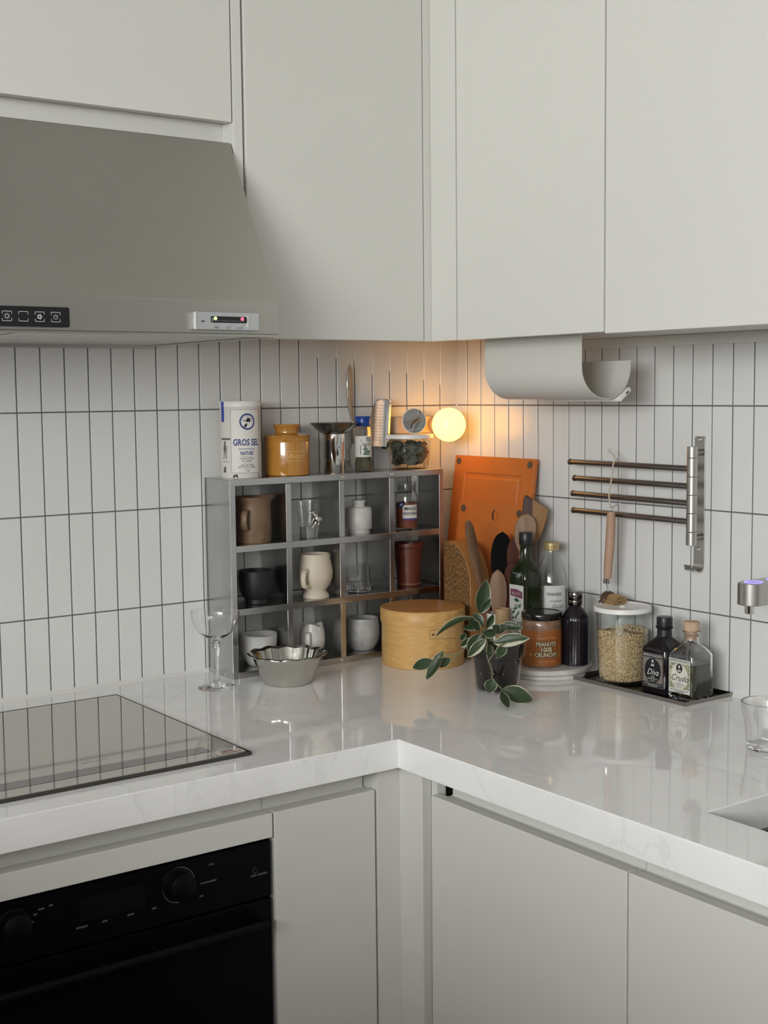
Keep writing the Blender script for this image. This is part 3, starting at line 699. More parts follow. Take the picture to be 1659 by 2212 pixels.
# ------------------------------------------------------------------ on top of the shelf
cn = thing('salt_canister', 'white cardboard salt canister with blue lettering on the shelf top', 'canister', (-0.6205, -0.054, STOP))
RC = 0.0425
M_CARD = mat('printed_card', (0.60, 0.57, 0.52, 1), 0.6)
lathe('body', [(0, 0), (RC-0.001, 0), (RC, 0.001), (RC, 0.1475), (0, 0.1475)], M_CARD, cn, 56)
lathe('lid', [(0, 0.1476), (RC+0.0012, 0.1476), (RC+0.0012, 0.1565), (RC, 0.158), (RC-0.003, 0.158), (RC-0.004, 0.1555), (0, 0.1555)], M_WHITEP, cn, 56)
ph = PHI+0.38
mk('front_panel', *oncyl(rect2(-0.032, 0.032, 0.012, 0.1405, 18), RC+0.0002, ph, 0), mat('panel_paper', (0.68, 0.655, 0.61, 1), 0.6), cn)
mk('panel_border', *oncyl(frame2(-0.0328, 0.0328, 0.0112, 0.1413, 0.0008), RC+0.0003, ph, 0), mat('grey_ink', (0.17, 0.17, 0.18, 1), 0.6), cn)
mk('emblem_ring', *oncyl(ring2(0.003, 0.1165, 0.0135, 0.0168, 40), RC+0.0004, ph, 0), M_BLUEINK, cn)
emb = merge(poly2([(-0.004, 0.104), (0.001, 0.106), (0.003, 0.112), (0.000, 0.113), (-0.004, 0.109)]), poly2([(0.000, 0.116), (0.009, 0.1155), (0.010, 0.122), (0.004, 0.1245), (0.0005, 0.121)]), ell2(-0.003, 0.1185, 0.0025, 0.0012, 12))
ringtext = [text2(ch, 0.0048, x=0.003+0.0112*cos(radians(90-20*(i-3.5))), y=0.1165+0.0112*sin(radians(90-20*(i-3.5)))) for i, ch in enumerate('LA BELLE')]
mk('emblem_print', *oncyl(merge(emb, *ringtext), RC+0.0005, ph, 0), M_INK, cn)
mk('title_lettering', *oncyl(merge(text2('GROS SEL', 0.0185, 0, 0.0005, x=0.001, y=0.0735, sx=0.72), rect2(-0.017, 0.019, 0.0600, 0.0611, 6), text2('NATURE', 0.0105, 0, 0.0003, x=0.001, y=0.0515, sx=0.7)), RC+0.0004, ph, 0), M_BLUEINK, cn)
mk('small_lettering', *oncyl(merge(rect2(-0.013, 0.014, 0.0443, 0.0447, 6), text2('COMPOSITION', 0.0055, x=0.001, y=0.0405, sx=.8), text2('SEL MARIN', 0.0055, x=0.001, y=0.0355, sx=.8), rect2(-0.008, 0.009, 0.0312, 0.0316, 4),
   text2('100% NATUREL', 0.0055, x=0.001, y=0.0270, sx=.8), text2('RECOLTE A LA MAIN', 0.0050, x=0.001, y=0.0228, sx=.8), rect2(-0.008, 0.009, 0.0192, 0.0196, 4), text2('1 kg', 0.0055, x=0.001, y=0.0158)), RC+0.0004, ph, 0), M_INK, cn)
mk('blue_stripe', *oncyl(rect2(-0.0595, -0.0500, 0.116, 0.148, 4), RC+0.0003, ph, 0), mat('bright_blue_ink', (0.02, 0.045, 0.33, 1), 0.5), cn)
mk('blue_tab', *oncyl(rect2(-0.0595, -0.0500, 0.148, 0.1572, 4), RC+0.0015, ph, 0), MATS['bright_blue_ink'], cn)
scn = merge(rect2(-0.062, -0.034, 0.079, 0.083, 6), ell2(-0.049, 0.073, 0.0028, 0.004, 14), poly2([(-0.0525, 0.069), (-0.0455, 0.069), (-0.0445, 0.056), (-0.0535, 0.056)]),
            poly2([(-0.052, 0.056), (-0.0495, 0.056), (-0.0515, 0.040), (-0.054, 0.040)]), poly2([(-0.0485, 0.056), (-0.0458, 0.056), (-0.0435, 0.041), (-0.0458, 0.040)]),
            rect2(-0.0425, -0.0418, 0.050, 0.068), rect2(-0.060, -0.036, 0.034, 0.0348, 6), poly2([(-0.055, 0.012), (-0.046, 0.012), (-0.047, 0.026), (-0.053, 0.022)]))
mk('salt_worker_print', *oncyl(scn, RC+0.0003, ph, 0), mat('soft_grey_ink', (0.10, 0.10, 0.10, 1), 0.6), cn)
mk('base_print', *oncyl(merge(poly2([(-0.030, 0.002), (-0.018, 0.002), (-0.020, 0.009), (-0.028, 0.007)]), poly2([(0.008, 0.0015), (0.030, 0.0015), (0.030, 0.010), (0.016, 0.006)])), RC+0.0003, ph, 0), M_INK, cn)

M_BUTTER = mat('honey_glaze', (0.46, 0.215, 0.038, 1), 0.16, coat=0.5, noise=(24, (0.38, 0.165, 0.028, 1), 0.2, (1, 1, 1)))
bt = thing('butter_crock', 'honey-yellow glazed butter crock with a knobbed lid', 'crock', (-0.5090, -0.056, STOP))
lathe('body', vessel([(0.0450, 0), (0.0475, 0.0015), (0.0480, 0.006), (0.0480, 0.070), (0.0475, 0.0725), (0.0485, 0.0745), (0.0485, 0.0795)], 0.004, 0.005), M_BUTTER, bt, 60)
lathe('lid', [(0, 0.0797), (0.0490, 0.0797), (0.0498, 0.0815), (0.0480, 0.0850), (0.0310, 0.0880), (0.0255, 0.0900), (0.0245, 0.0960), (0.0285, 0.1030), (0.0298, 0.1055), (0.0285, 0.1080), (0.018, 0.1075), (0, 0.1070)], M_BUTTER, bt, 60)
M_BLET = mat('raised_honey', (0.62, 0.38, 0.13, 1), 0.25)
bz = merge(text2('Butter', 0.0135, 0.2, 0.0001, x=0.0, y=0.0), frame2(-0.0215, 0.0215, -0.0105, 0.0105, 0.0009))
v, f = oncyl(bz, 0.0484, PHI+0.50, 0.042)
mk('embossed_lettering', v, f, M_BLET, bt)

ss = thing('steel_stand', 'polished steel cylinder with a side slot carrying a shallow dish', 'stand', (-0.3885, -0.056, STOP))
lathe('cylinder', [(0, 0), (0.0232, 0), (0.0236, 0.0006), (0.0236, 0.0840), (0.0222, 0.0850), (0, 0.0852)], M_CHROME, ss, 56)
pc = PHI-0.55
mk('side_slot', *oncyl(([(x, y) for x, y in rrect(0.0125, 0.044, 0.0062, 8, 0, 0.049)], [tuple(range(36))]), 0.0239, pc, 0), M_BLACK, ss)
lathe('dish', [(0, 0.0853), (0.026, 0.0853), (0.030, 0.0870), (0.040, 0.0945), (0.0525, 0.1075), (0.0535, 0.1085), (0.0520, 0.1085), (0.038, 0.0975), (0.026, 0.0890), (0, 0.0880)], mat('dark_steel_dish', (0.34, 0.32, 0.30, 1), 0.22, 1.0), ss, 56)

ps_ = thing('parsley_jar', 'small glass herb jar with a bright blue cap', 'jar', (-0.3115, -0.056, STOP))
lathe('glass', vessel([(0.0185, 0), (0.0205, 0.002), (0.0212, 0.013), (0.0205, 0.022), (0.0178, 0.030), (0.0176, 0.090), (0.0155, 0.099)], 0.0012, 0.003), M_THIN, ps_, 8, smooth=20)
lathe('cap', [(0, 0.0995), (0.0172, 0.0995), (0.0176, 0.1005), (0.0176, 0.1190), (0.0166, 0.1208), (0, 0.1210)], mat('blue_cap', (0.006, 0.045, 0.26, 1), 0.3), ps_, 40)
lathe('dried_herb', [(0, 0.0033), (0.0180, 0.0033), (0.0192, 0.013), (0.0180, 0.0225), (0.0158, 0.0300), (0.0158, 0.034), (0, 0.036)], mat('dried_green_herb', (0.045, 0.045, 0.022, 1), 0.9, noise=(260, (0.10, 0.095, 0.05, 1), 0.15, (1, 1, 1)), bump=(300, 0.8, (1, 1, 1))), ps_, 8, smooth=20)
lathe('label', [(0.0186, 0.0315), (0.0189, 0.0315), (0.0189, 0.0775), (0.0186, 0.0775)], M_PAPER, ps_, 40, closed=True)
RL = 0.0192
mk('lettering', *oncyl(merge(text2('TSI', 0.0120, 0, 0.0003, x=0.0105, y=0.0690, sx=.7), text2('PARSLEY', 0.0070, 0, 0.0001, x=0.006, y=0.0590, sx=.75), ring2(-0.006, 0.068, 0.0026, 0.0034, 3, 90, 450), rect2(-0.0085, -0.0072, 0.037, 0.058)), RL, PHI+0.1, 0), M_INK, ps_)
mk('parsley_print', *oncyl(merge(*[ell2(0.001+0.0048*i+0.002*(j % 2), 0.0385+0.0052*j, 0.0028, 0.0026, 12) for i, j in ((0, 0), (1, 0), (2, 0), (0, 1), (1, 1), (0, 2), (1, 2), (0, 3), (2, 1))]), RL+0.0001, PHI+0.1, 0), mat('parsley_green', (0.07, 0.13, 0.075, 1), 0.6), ps_)

# lidded glass container with bay leaves
gb = thing('glass_container', 'tapered glass container of dried leaves with a white lid', 'container', (-0.1845, -0.056, STOP))
lathe('bowl', vessel([(0.0385, 0), (0.0415, 0.0015), (0.0440, 0.008), (0.0510, 0.068)], 0.0022, 0.004), M_THIN, gb, 56)
lathe('lid', [(0, 0.0686), (0.0535, 0.0682), (0.0545, 0.0690), (0.0545, 0.0765), (0.0530, 0.0780), (0, 0.0780)], M_WHITEP, gb, 56)
M_DRY = mat('dried_leaf', (0.050, 0.050, 0.034, 1), 0.75, noise=(60, (0.105, 0.10, 0.075, 1), 0.2, (1, 1, 1)))
def leaf_g(L, W, bend, cup, n=8, m=4):
    V, F = [], []
    for i in range(n+1):
        t = i/n; w = W*(sin(pi*min(1, t*0.98+0.01))**0.8)*(1-0.25*t); a = bend*t
        x = L*(sin(a)/bend if abs(bend) > 1e-3 else t); z0 = L*((1-cos(a))/bend if abs(bend) > 1e-3 else 0)
        for j in range(-m, m+1):
            s = j/m
            V.append((x, s*w/2, z0+cup*w*(s*s)))
    k = 2*m+1
    for i in range(n):
        for j in range(k-1):
            F.append((i*k+j, i*k+j+1, (i+1)*k+j+1, (i+1)*k+j))
    return V, F
lv = leaf_g(0.040, 0.020, 0.8, 0.16, 6, 2)
proto = None
for k in range(84):
    a = random.uniform(0, 2*pi); r = 0.028*sqrt(random.random()) if k < 20 else random.uniform(0.022, 0.029)+0.003*((k*0.618) % 1); z = 0.013+0.043*((k*0.618) % 1)
    pos = Vector((r*cos(a), r*sin(a), z))
    rot = Matrix.Rotation(a+pi/2+random.uniform(-.5, .5), 4, 'Z') @ Matrix.Rotation(random.uniform(1.0, 1.7), 4, 'X') @ Matrix.Rotation(random.uniform(-.3, .3), 4, 'Y')
    Mx = Matrix.Translation(pos) @ rot @ Matrix.Translation((-0.018, 0, 0)) @ Matrix.Scale(random.uniform(.7, .95), 4)
    if proto is None: proto = mk('dried_leaf', *lv, M_DRY, gb, 60); o = proto
    else: o = proto.copy(); COL.objects.link(o)
    o.matrix_local = Mx

# round mirror standing on the lid
mr = thing('round_mirror', 'small round mirror with a white rim propped on the container lid', 'mirror', (-0.1735, -0.0595, STOP+0.0781))
mdisc = Matrix.Translation((0, 0, 0.0293)) @ Matrix.Rotation(radians(-17), 4, 'Z') @ Matrix.Rotation(radians(90-5), 4, 'X')
a_ = lathe('rim', [(0.0276, 0.0045), (0.0288, 0.0045), (0.0293, 0.003), (0.0290, 0), (0.0, 0), (0, 0.0040), (0.0276, 0.0040)], M_WHITEP, mr, 48); a_.matrix_local = mdisc
b_ = lathe('mirror_face', [(0, 0.0042), (0.0275, 0.0042), (0.0275, 0.0044), (0, 0.0048)], M_MIRROR, mr, 48); b_.matrix_local = mdisc

# grater hung on the wall
gt = thing('hand_grater', 'curved steel hand grater hanging on the tiles behind the spice jar', 'grater', (-0.2520, -0.030, 0.4565))
tilt = Matrix.Rotation(radians(4), 4, 'Y')
sp_ = prism_g([(-0.030, 0.020), (-0.029, 0.070), (-0.024, 0.093), (-0.015, 0.107), (-0.002, 0.112), (-0.002, 0.006), (-0.025, 0.006)], 'y', 0.0, 0.0012)
M_GRAT = mat('grater_steel', (0.42, 0.30, 0.22, 1), 0.3, 1.0)
gp = mk('grating_plate', *xf(sp_, tilt @ Matrix.Translation((0.004, 0.0, 0.0))), M_GRAT, gt)
chn = prism_g([(0.000, -0.012), (0.007, -0.0155), (0.016, -0.0155), (0.022, -0.012), (0.022, 0.010), (0.0205, 0.010), (0.0205, -0.0112), (0.0155, -0.014), (0.0075, -0.014), (0.0015, -0.011), (0.0015, 0.002), (0.000, 0.002)], 'z', 0.006, 0.1125)
mk('chrome_channel', *xf(chn, tilt), M_CHROME, gt, 40)
mk('end_plate', *xf(box_g(0.0005, 0.0215, -0.0145, 0.0095, 0.111, 0.1128), tilt), M_CHROME, gt)
mk('rubber_foot', *xf(lathe_g([(0, 0), (0.004, 0.001), (0.0055, 0.006), (0, 0.006)], 16), tilt @ Matrix.Translation((0.011, -0.006, 0.0))), M_BLACK, gt)
dots = [oncyl(ell2(0, 0, 0.0012, 0.0008, 8), 1.0, -pi/2, 0)]
dg = []
for i in range(5):
    for j in range(13):
        x, z = -0.0235+0.0042*i+0.0024*(j % 2), 0.020+0.0065*j
        if z > 0.088 and x < -0.020: continue
        dg.append(onplane(ell2(x+0.004, z, 0.0011, 0.0008, 8), (0, -0.0003, 0), (1, 0, 0), (0, 0, 1)))
pf = mk('perforation', *xf(merge(*dg), tilt), M_BLACK, gt); pf['kind'] = 'stuff'
lathe('wall_hook', [(0, 0), (0.012, 0), (0.0125, 0.002), (0.010, 0.006), (0, 0.007)], M_GRAT, gt, 28).matrix_local = Matrix.Translation((0.026, 0.0295, 0.100)) @ Matrix.Rotation(pi/2, 4, 'X')
mk('hook_arm', *tube_g([(0.026, 0.024, 0.100), (0.022, 0.010, 0.104), (0.020, 0.004, 0.1125)], 0.0018, 8), M_GRAT, gt, 50)

# server with patterned handle
tl = thing('cake_server', 'metal server with a patterned handle upright against the tiles', 'utensil', (-0.3135, -0.016, STOP))
hp = smoothp([(0.001, 0, 0.095), (0.000, 0, 0.118), (-0.004, 0, 0.140), (-0.0055, 0, 0.160), (-0.0060, 0, 0.190), (-0.0052, 0, 0.215), (-0.0045, 0, 0.236)], 5)
rad = [0.0042]*5+[0.0045, 0.0048, 0.005, 0.0055, 0.0062]+[0.0066, 0.0068, 0.0068, 0.0069, 0.007]+[0.0073, 0.0076, 0.0079, 0.0082, 0.0083]+[0.0083, 0.0082, 0.0080, 0.0077, 0.0073]+[0.007, 0.0062, 0.0052, 0.004, 0.0025, 0.0012]
M_KNURL = mat('patterned_metal', (0.42, 0.37, 0.31, 1), 0.35, 1.0, bump=(700, 0.9, (1, 1, 1)))
tube('handle', hp, rad, M_KNURL, tl, 14, flat=0.5, upv=(0, 1, 0))
tube('handle_edge', [Vector((q.x-r*0.95, -0.0028, q.z)) for q, r in zip(hp, rad)][6:-1], 0.0013, M_CHROME, tl, 8)
tube('neck', [(0.0015, 0, 0.093), (0.003, 0.001, 0.075), (0.006, 0.003, 0.060)], [0.0045, 0.0040, 0.0045], M_STEEL, tl, 10)
mk('blade', *bevel_g(*prism_g([(0.003, 0.062), (0.009, 0.062), (0.018, 0.045), (0.016, 0.012), (0.006, 0.0005), (-0.004, 0.012), (-0.006, 0.045)], 'y', 0.002, 0.0034), 0.0004, 1), M_STEEL, tl)

# ------------------------------------------------------------------ globe wall lamp
gl = thing('globe_lamp', 'glowing globe wall lamp on a beige bar in the corner', 'lamp', (-0.137, 0, 0.5085))
M_BEIGE = mat('beige_lacquer', (0.52, 0.40, 0.31, 1), 0.45)
prism('wall_bar', rrect(0.131, 0.038, 0.004, 4), 'y', -0.032, -0.0006, M_BEIGE, gl, 0.0015)
cu = lathe('socket_cup', [(0, 0), (0.0185, 0), (0.0195, 0.001), (0.0195, 0.024), (0.018, 0.026), (0, 0.026)], M_BEIGE, gl, 36)
cu.matrix_local = Matrix.Translation((0.044, -0.030, 0)) @ Matrix.Rotation(pi/2, 4, 'X')
M_GLOBE = mat('glowing_opal_glass', (0.5, 0.45, 0.2, 1), 0.3, emit=(1.0, 0.435, 0.055, 1), estr=8.2)
gpz = lathe('globe', [(0, -0.0385)]+[(0.0385*sin(pi*k/24), -0.0385*cos(pi*k/24)) for k in range(1, 24)]+[(0, 0.0385)], M_GLOBE, gl, 48, smooth=180)
gpz.location = (0.0425, -0.088, 0.0)
# ------------------------------------------------------------------ on the worktop, left
cg = thing('coupe_glass', 'clear stemmed coupe glass left of the cubby shelf', 'glass', (-0.7400, -0.1480, 0.0002))
prof = [(0, 0), (0.0355, 0.0), (0.0370, 0.0012), (0.0350, 0.0024), (0.018, 0.0050), (0.0075, 0.0095), (0.0058, 0.016), (0.0048, 0.045), (0.0062, 0.074), (0.0080, 0.083), (0.0064, 0.0855), (0.0064, 0.0875), (0.0088, 0.0900), (0.0064, 0.0925), (0.0085, 0.0960), (0.0180, 0.1010), (0.0330, 0.1120), (0.0440, 0.1290), (0.0480, 0.1440), (0.0478, 0.1545),
        (0.0468, 0.1545), (0.0469, 0.1440), (0.0428, 0.1296), (0.0320, 0.1130), (0.0170, 0.1028), (0, 0.0995)]
lathe('glass', [tuple(q) for q in prof], M_GLASS, cg, 56, smooth=60)

pb = thing('fluted_bowl', 'fluted pewter bowl with wavy rim in front of the shelf', 'bowl', (-0.6060, -0.2010, 0.0002))
def flute(a, r, z):
    k = (z/0.06)
    return (r*(1+0.045*k*abs(cos(6*a))-0.02*k), z+(0.0013*cos(12*a) if z > 0.05 else 0))
lathe('bowl', [(0, 0), (0.044, 0.0), (0.0475, 0.0015), (0.0560, 0.018), (0.0650, 0.042), (0.0700, 0.0560), (0.0765, 0.0600), (0.0800, 0.0595), (0.0800, 0.0612), (0.0760, 0.0625), (0.0685, 0.0585), (0.0630, 0.043), (0.0540, 0.019), (0.0450, 0.0035), (0, 0.0025)], M_PEWTER, pb, 96, flute)

# ------------------------------------------------------------------ round bentwood box
M_BOXW = wood('maple_bentwood', (0.53, 0.305, 0.105, 1), (0.60, 0.36, 0.13, 1), 10, (1, 1, 14), 0.38, 5)
M_LIDW = wood('cherry_lid', (0.42, 0.20, 0.065, 1), (0.48, 0.245, 0.085, 1), 8, (2, 10, 1), 0.4, 4)
bx = thing('bentwood_box', 'round bentwood pantry box with fitted lid in front of the shelf', 'box', (-0.2665, -0.2090, 0.0002))
RB = 0.0895
lathe('body', [(0, 0), (RB-0.001, 0), (RB, 0.001), (RB, 0.104), (0, 0.104)], M_BOXW, bx, 72)
ld = lathe('lid', [(RB+0.0004, 0.0925), (RB+0.0024, 0.0925), (RB+0.0026, 0.094), (RB+0.0026, 0.1205), (RB+0.0012, 0.1222), (0, 0.1222), (0, 0.1195), (RB+0.0004, 0.1195)], M_BOXW, bx, 72)
lathe('lid_top', [(0, 0.1223), (RB+0.0006, 0.1223), (RB+0.0002, 0.1230), (0, 0.1232)], M_LIDW, ld, 72)
M_FING = wood('maple_finger', (0.52, 0.315, 0.125, 1), (0.57, 0.36, 0.155, 1), 10, (1, 1, 14), 0.38, 5)
M_TACK = mat('copper_tack', (0.16, 0.075, 0.035, 1), 0.4, 0.8)
M_LINE = mat('dark_seam', (0.13, 0.065, 0.025, 1), 0.8)
pf_ = PHI+0.62
def finger(R, zc, h0, h1, s0, s1, parent):
    n = 10; pts = [(s0+(s1-s0)*k/n, zc-(h0+(h1-h0)*k/n)/2) for k in range(n+1)]
    pt2 = [(s0+(s1-s0)*k/n, zc+(h0+(h1-h0)*k/n)/2) for k in range(n+1)]
    v, f = [], []
    for a, b in zip(pts, pt2): v += [a, b]
    for k in range(n): f.append((2*k, 2*k+2, 2*k+3, 2*k+1))
    mk('finger_joint', *oncyl((v, f), R+0.0009, pf_, 0), M_FING, parent)
    ol = merge(([(s0-0.0006, zc-h0/2-0.0006), (s0+0.0002, zc-h0/2), (s0+0.0002, zc+h0/2), (s0-0.0006, zc+h0/2+0.0006)], [(0, 1, 2, 3)]),
               *[([(x0, y0-0.0007), (x1, y1-0.0007), (x1, y1), (x0, y0)], [(0, 1, 2, 3)]) for (x0, y0), (x1, y1) in zip(pts, pts[1:])],
               *[([(x0, y0), (x1, y1), (x1, y1+0.0007), (x0, y0+0.0007)], [(0, 1, 2, 3)]) for (x0, y0), (x1, y1) in zip(pt2, pt2[1:])])
    mk('joint_seam', *oncyl(ol, R+0.0006, pf_, 0), M_LINE, parent)
    tk = lathe('tack', [(0, 0.0012), (0.0016, 0.001), (0.0026, 0.0003), (0.0026, 0)], M_TACK, parent, 14)
    a = pf_+(s0+0.0068)/R
    tk.matrix_local = Matrix.Translation(((R+0.001)*cos(a), (R+0.001)*sin(a), zc)) @ Matrix.Rotation(a, 4, 'Z') @ Matrix.Rotation(pi/2, 4, 'Y')
finger(RB, 0.076, 0.016, 0.026, -0.044, 0.020, bx)
finger(RB, 0.022, 0.016, 0.026, -0.043, 0.020, bx)
finger(RB+0.0027, 0.1065, 0.012, 0.020, 0.016, 0.045, ld)

# ------------------------------------------------------------------ boards, block, utensils in the corner
M_ORANGE = mat('orange_wood_fibre', (0.52, 0.155, 0.030, 1), 0.5, noise=(8, (0.45, 0.125, 0.022, 1), 0.25, (1, 1, 1)), bump=(500, 0.06, (1, 1, 1)))
M_FOOT = mat('grey_silicone', (0.085, 0.062, 0.042, 1), 0.7)
def board(name, label, w, h, t, loc, lean, groove, slot, feet):
    o = thing(name, label, 'cutting board', loc, group='orange cutting boards')
    M0 = Matrix.Rotation(lean, 4, 'Y')
    def ringz(m_, x): return [(x, -w/2+m_, m_), (x, w/2-m_, m_), (x, w/2-m_, h-m_), (x, -w/2+m_, h-m_)]
    if groove:
        gx, gw = groove
        lv_ = [ringz(0, t), ringz(0, 0.0006), ringz(0.0006, 0), ringz(gx, 0), ringz(gx+gw*0.35, 0.0022), ringz(gx+gw*0.75, 0.0022), ringz(gx+gw, 0.0004)]
    else:
        lv_ = [ringz(0, t), ringz(0, 0.0006), ringz(0.0006, 0)]
    V, F = [], []
    for q in lv_: V += q
    F.append((3, 2, 1, 0))
    for i in range(len(lv_)-1):
        for k in range(4):
            F.append((4*i+k, 4*i+(k+1) % 4, 4*i+4+(k+1) % 4, 4*i+4+k))
    n = 4*(len(lv_)-1); F.append((n, n+1, n+2, n+3))
    mk('panel', *xf((V, F), M0), M_ORANGE, o)
    fg_ = lathe_g([(0.0, 0.0024), (0.0070, 0.0022), (0.0080, 0.0012), (0.0080, 0)], 24)
    for (y, z) in feet:
        f_ = mk('rubber_foot', *fg_, M_FOOT, o, 40)
        f_.matrix_local = M0 @ Matrix.Translation((0, y, z)) @ Matrix.Rotation(-pi/2, 4, 'Y')
    if slot:
        y, z, a, b = slot
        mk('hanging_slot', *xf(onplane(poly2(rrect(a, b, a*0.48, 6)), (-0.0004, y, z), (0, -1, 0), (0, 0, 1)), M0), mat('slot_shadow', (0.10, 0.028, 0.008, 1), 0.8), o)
        mk('slot_edge', *xf(prism_g(rrect(a*0.55, b*0.9, a*0.26, 6, y-a*0.18, z), 'x', -0.0008, -0.0002), M0), M_ORANGE, o)
    return o
board('cutting_board', 'large orange fibre cutting board with a juice groove leaning in the corner', 0.277, 0.438, 0.0095, (-0.080, -0.1615, 0.0005), radians(7.6), (0.038, 0.0135), None, [(0.1235, 0.4245), (-0.1235, 0.4245)])
board('cutting_board', 'smaller orange fibre cutting board with a hanging slot in front of the large one', 0.226, 0.334, 0.0095, (-0.1005, -0.1870, 0.0005), radians(8.2), None, (-0.016, 0.309, 0.0185, 0.024), [(0.095, 0.318), (-0.097, 0.318)])

M_ENDG = wood('end_grain_oak', (0.105, 0.048, 0.016, 1), (0.25, 0.135, 0.05, 1), 22, (1, 3, 1.2), 0.6, 14, True)
M_LONGG = wood('long_grain_pine', (0.30, 0.135, 0.042, 1), (0.37, 0.18, 0.06, 1), 6, (6, 1, 1), 0.5, 7)
kb = thing('wood_block', 'upright wooden block with end grain and rounded shoulder beside the shelf', 'wood block', (-0.169, -0.207, 0.0003))
pr = [(0.047, 0), (0.047, 0.2515), (0.030, 0.2535), (0.008, 0.249), (-0.012, 0.237), (-0.029, 0.216), (-0.041, 0.190), (-0.0465, 0.16), (-0.047, 0)]
g = bevel_g(*prism_g(pr, 'x', 0, 0.056), 0.0012, 1, 60)
o = mk('block', *g, None, kb, 40, mats=[M_LONGG, M_ENDG])
for p_ in o.data.polygons:
    p_.material_index = 1 if abs(p_.normal.x) > 0.9 else 0

uc = top(lathe('utensil_crock', vessel([(0.0260, 0), (0.0275, 0.0015), (0.0280, 0.006), (0.0280, 0.100), (0.0285, 0.1035), (0.0280, 0.105)], 0.003, 0.004), M_WHITEP, None, 44), (-0.1270, -0.3005, 0.0003))
tag(uc, 'white utensil crock behind the potted plant', 'crock')
M_WALN = mat('olive_wood', (0.12, 0.066, 0.037, 1), 0.55, spec=0.25, noise=(70, (0.21, 0.125, 0.075, 1), 0.22, (1, 1, 0.1)))
M_PALE = mat('pale_beech', (0.20, 0.12, 0.078, 1), 0.55, spec=0.25, noise=(70, (0.30, 0.20, 0.135, 1), 0.22, (1, 1, 0.1)))
M_ROSE = mat('rosewood', (0.055, 0.018, 0.011, 1), 0.6, spec=0.15, noise=(70, (0.10, 0.036, 0.021, 1), 0.22, (1, 1, 0.1)))
def two_tone():
    m = bpy.data.materials.new('two_tone_acacia'); m.use_nodes = True
    nt = m.node_tree; b = nt.nodes['Principled BSDF']; b.inputs['Roughness'].default_value = 0.5
    b.inputs['Specular IOR Level'].default_value = 0.25
    tc = nt.nodes.new('ShaderNodeTexCoord'); sp_ = nt.nodes.new('ShaderNodeSeparateXYZ')
    nt.links.new(tc.outputs['Generated'], sp_.inputs[0])
    n = nt.nodes.new('ShaderNodeTexNoise'); n.inputs['Scale'].default_value = 4
    nt.links.new(tc.outputs['Generated'], n.inputs['Vector'])
    ma = nt.nodes.new('ShaderNodeMath'); ma.operation = 'MULTIPLY_ADD'; ma.inputs[1].default_value = 0.35
    nt.links.new(n.outputs['Fac'], ma.inputs[0]); nt.links.new(sp_.outputs[0], ma.inputs[2])
    r = nt.nodes.new('ShaderNodeValToRGB'); e = r.color_ramp.elements
    e[0].position = 0.78; e[0].color = (0.055, 0.022, 0.015, 1); e[1].position = 0.86; e[1].color = (0.28, 0.155, 0.065, 1)
    nt.links.new(ma.outputs[0], r.inputs[0]); nt.links.new(r.outputs[0], b.inputs['Base Color'])
    return m
M_TEAK = two_tone()
def flatsolid(outline, t, Mx):
    """outline in (x,z); solid of thickness t"""
    return xf(bevel_g(*prism_g(outline, 'y', -t/2, t/2), t*0.3, 2, 40), Mx)
def paddle(h0, h1, hw, L, head, w_head, tip=1.0):
    """outline of a spoon: straight handle, then an egg-shaped head of half width w_head"""
    r_ = [(hw, 0.0), (hw*1.1, (L-head)*0.6), (hw, L-head)]
    for k in range(1, 19):
        s = k/18
        w = w_head*(max(0.0, 1-abs((s-0.58)/(0.58 if s < 0.58 else 0.42))**2.3))**(0.55 if s > 0.58 else 0.8)
        r_.append((max(w, hw*(1-s)*1.0, 0.0012), L-head+head*(s if s < 1 else 0.999)))
    return r_+[(-w, z) for w, z in r_[::-1]]
def utensil(name, label, outline, t, m, base, tip_dir, face=0.0):
    """outline along +z local; base point in crock; tip_dir (dx,dy) lean in metres per metre; face turns about its own axis"""
    o = thing(name, label, 'utensil', base, group='utensils in the white crock')
    z = Vector((tip_dir[0], tip_dir[1], 1)).normalized()
    x = Vector((0.811, -0.585, 0)); x = (x-z*x.dot(z)).normalized()
    y = z.cross(x)
    R_ = Matrix(((x.x, y.x, z.x, 0), (x.y, y.y, z.y, 0), (x.z, y.z, z.z, 0), (0, 0, 0, 1))) @ Matrix.Rotation(face, 4, 'Z')
    hd_ = [q for q in outline]
    mk('blade' if 'spatula' in name else 'bowl', *flatsolid(hd_, t, R_), m, o, 40)
    return o
B0 = (-0.1270, -0.3005, 0.0045)
def bp(side, depth):      # foot of a utensil in the crock: sideways and away from the room
    return (B0[0]+0.811*side+0.585*depth, B0[1]-0.585*side+0.811*depth, 0.006)
rvx = Vector((0.811, -0.585))
def lean(px, h):     # sideways pixels over a height in metres -> dx, dy per metre
    s = px/985.0/h
    return (rvx.x*s, rvx.y*s)
utensil('wooden_spatula', 'curved brown wooden spatula leaning left out of the crock', [(0.0045, 0.0), (0.0055, 0.10), (0.0060, 0.165), (0.0095, 0.190), (0.0135, 0.225), (0.0145, 0.265), (0.0125, 0.290), (0.0075, 0.304), (0.0, 0.307), (-0.006, 0.302), (-0.0105, 0.285), (-0.0125, 0.255), (-0.0115, 0.220), (-0.0085, 0.190), (-0.0055, 0.165), (-0.0055, 0.10), (-0.0045, 0)], 0.008, M_WALN, bp(-0.010, 0.000), lean(-58, 0.30), 0.75)
utensil('black_spoon', 'black silicone spoon standing in the crock', paddle(0, 0, 0.0048, 0.274, 0.125, 0.0225, tip=0.8), 0.007, mat('black_silicone', (0.006, 0.006, 0.006, 1), 0.9, spec=0.1), bp(-0.006, 0.0165), lean(14, 0.27))
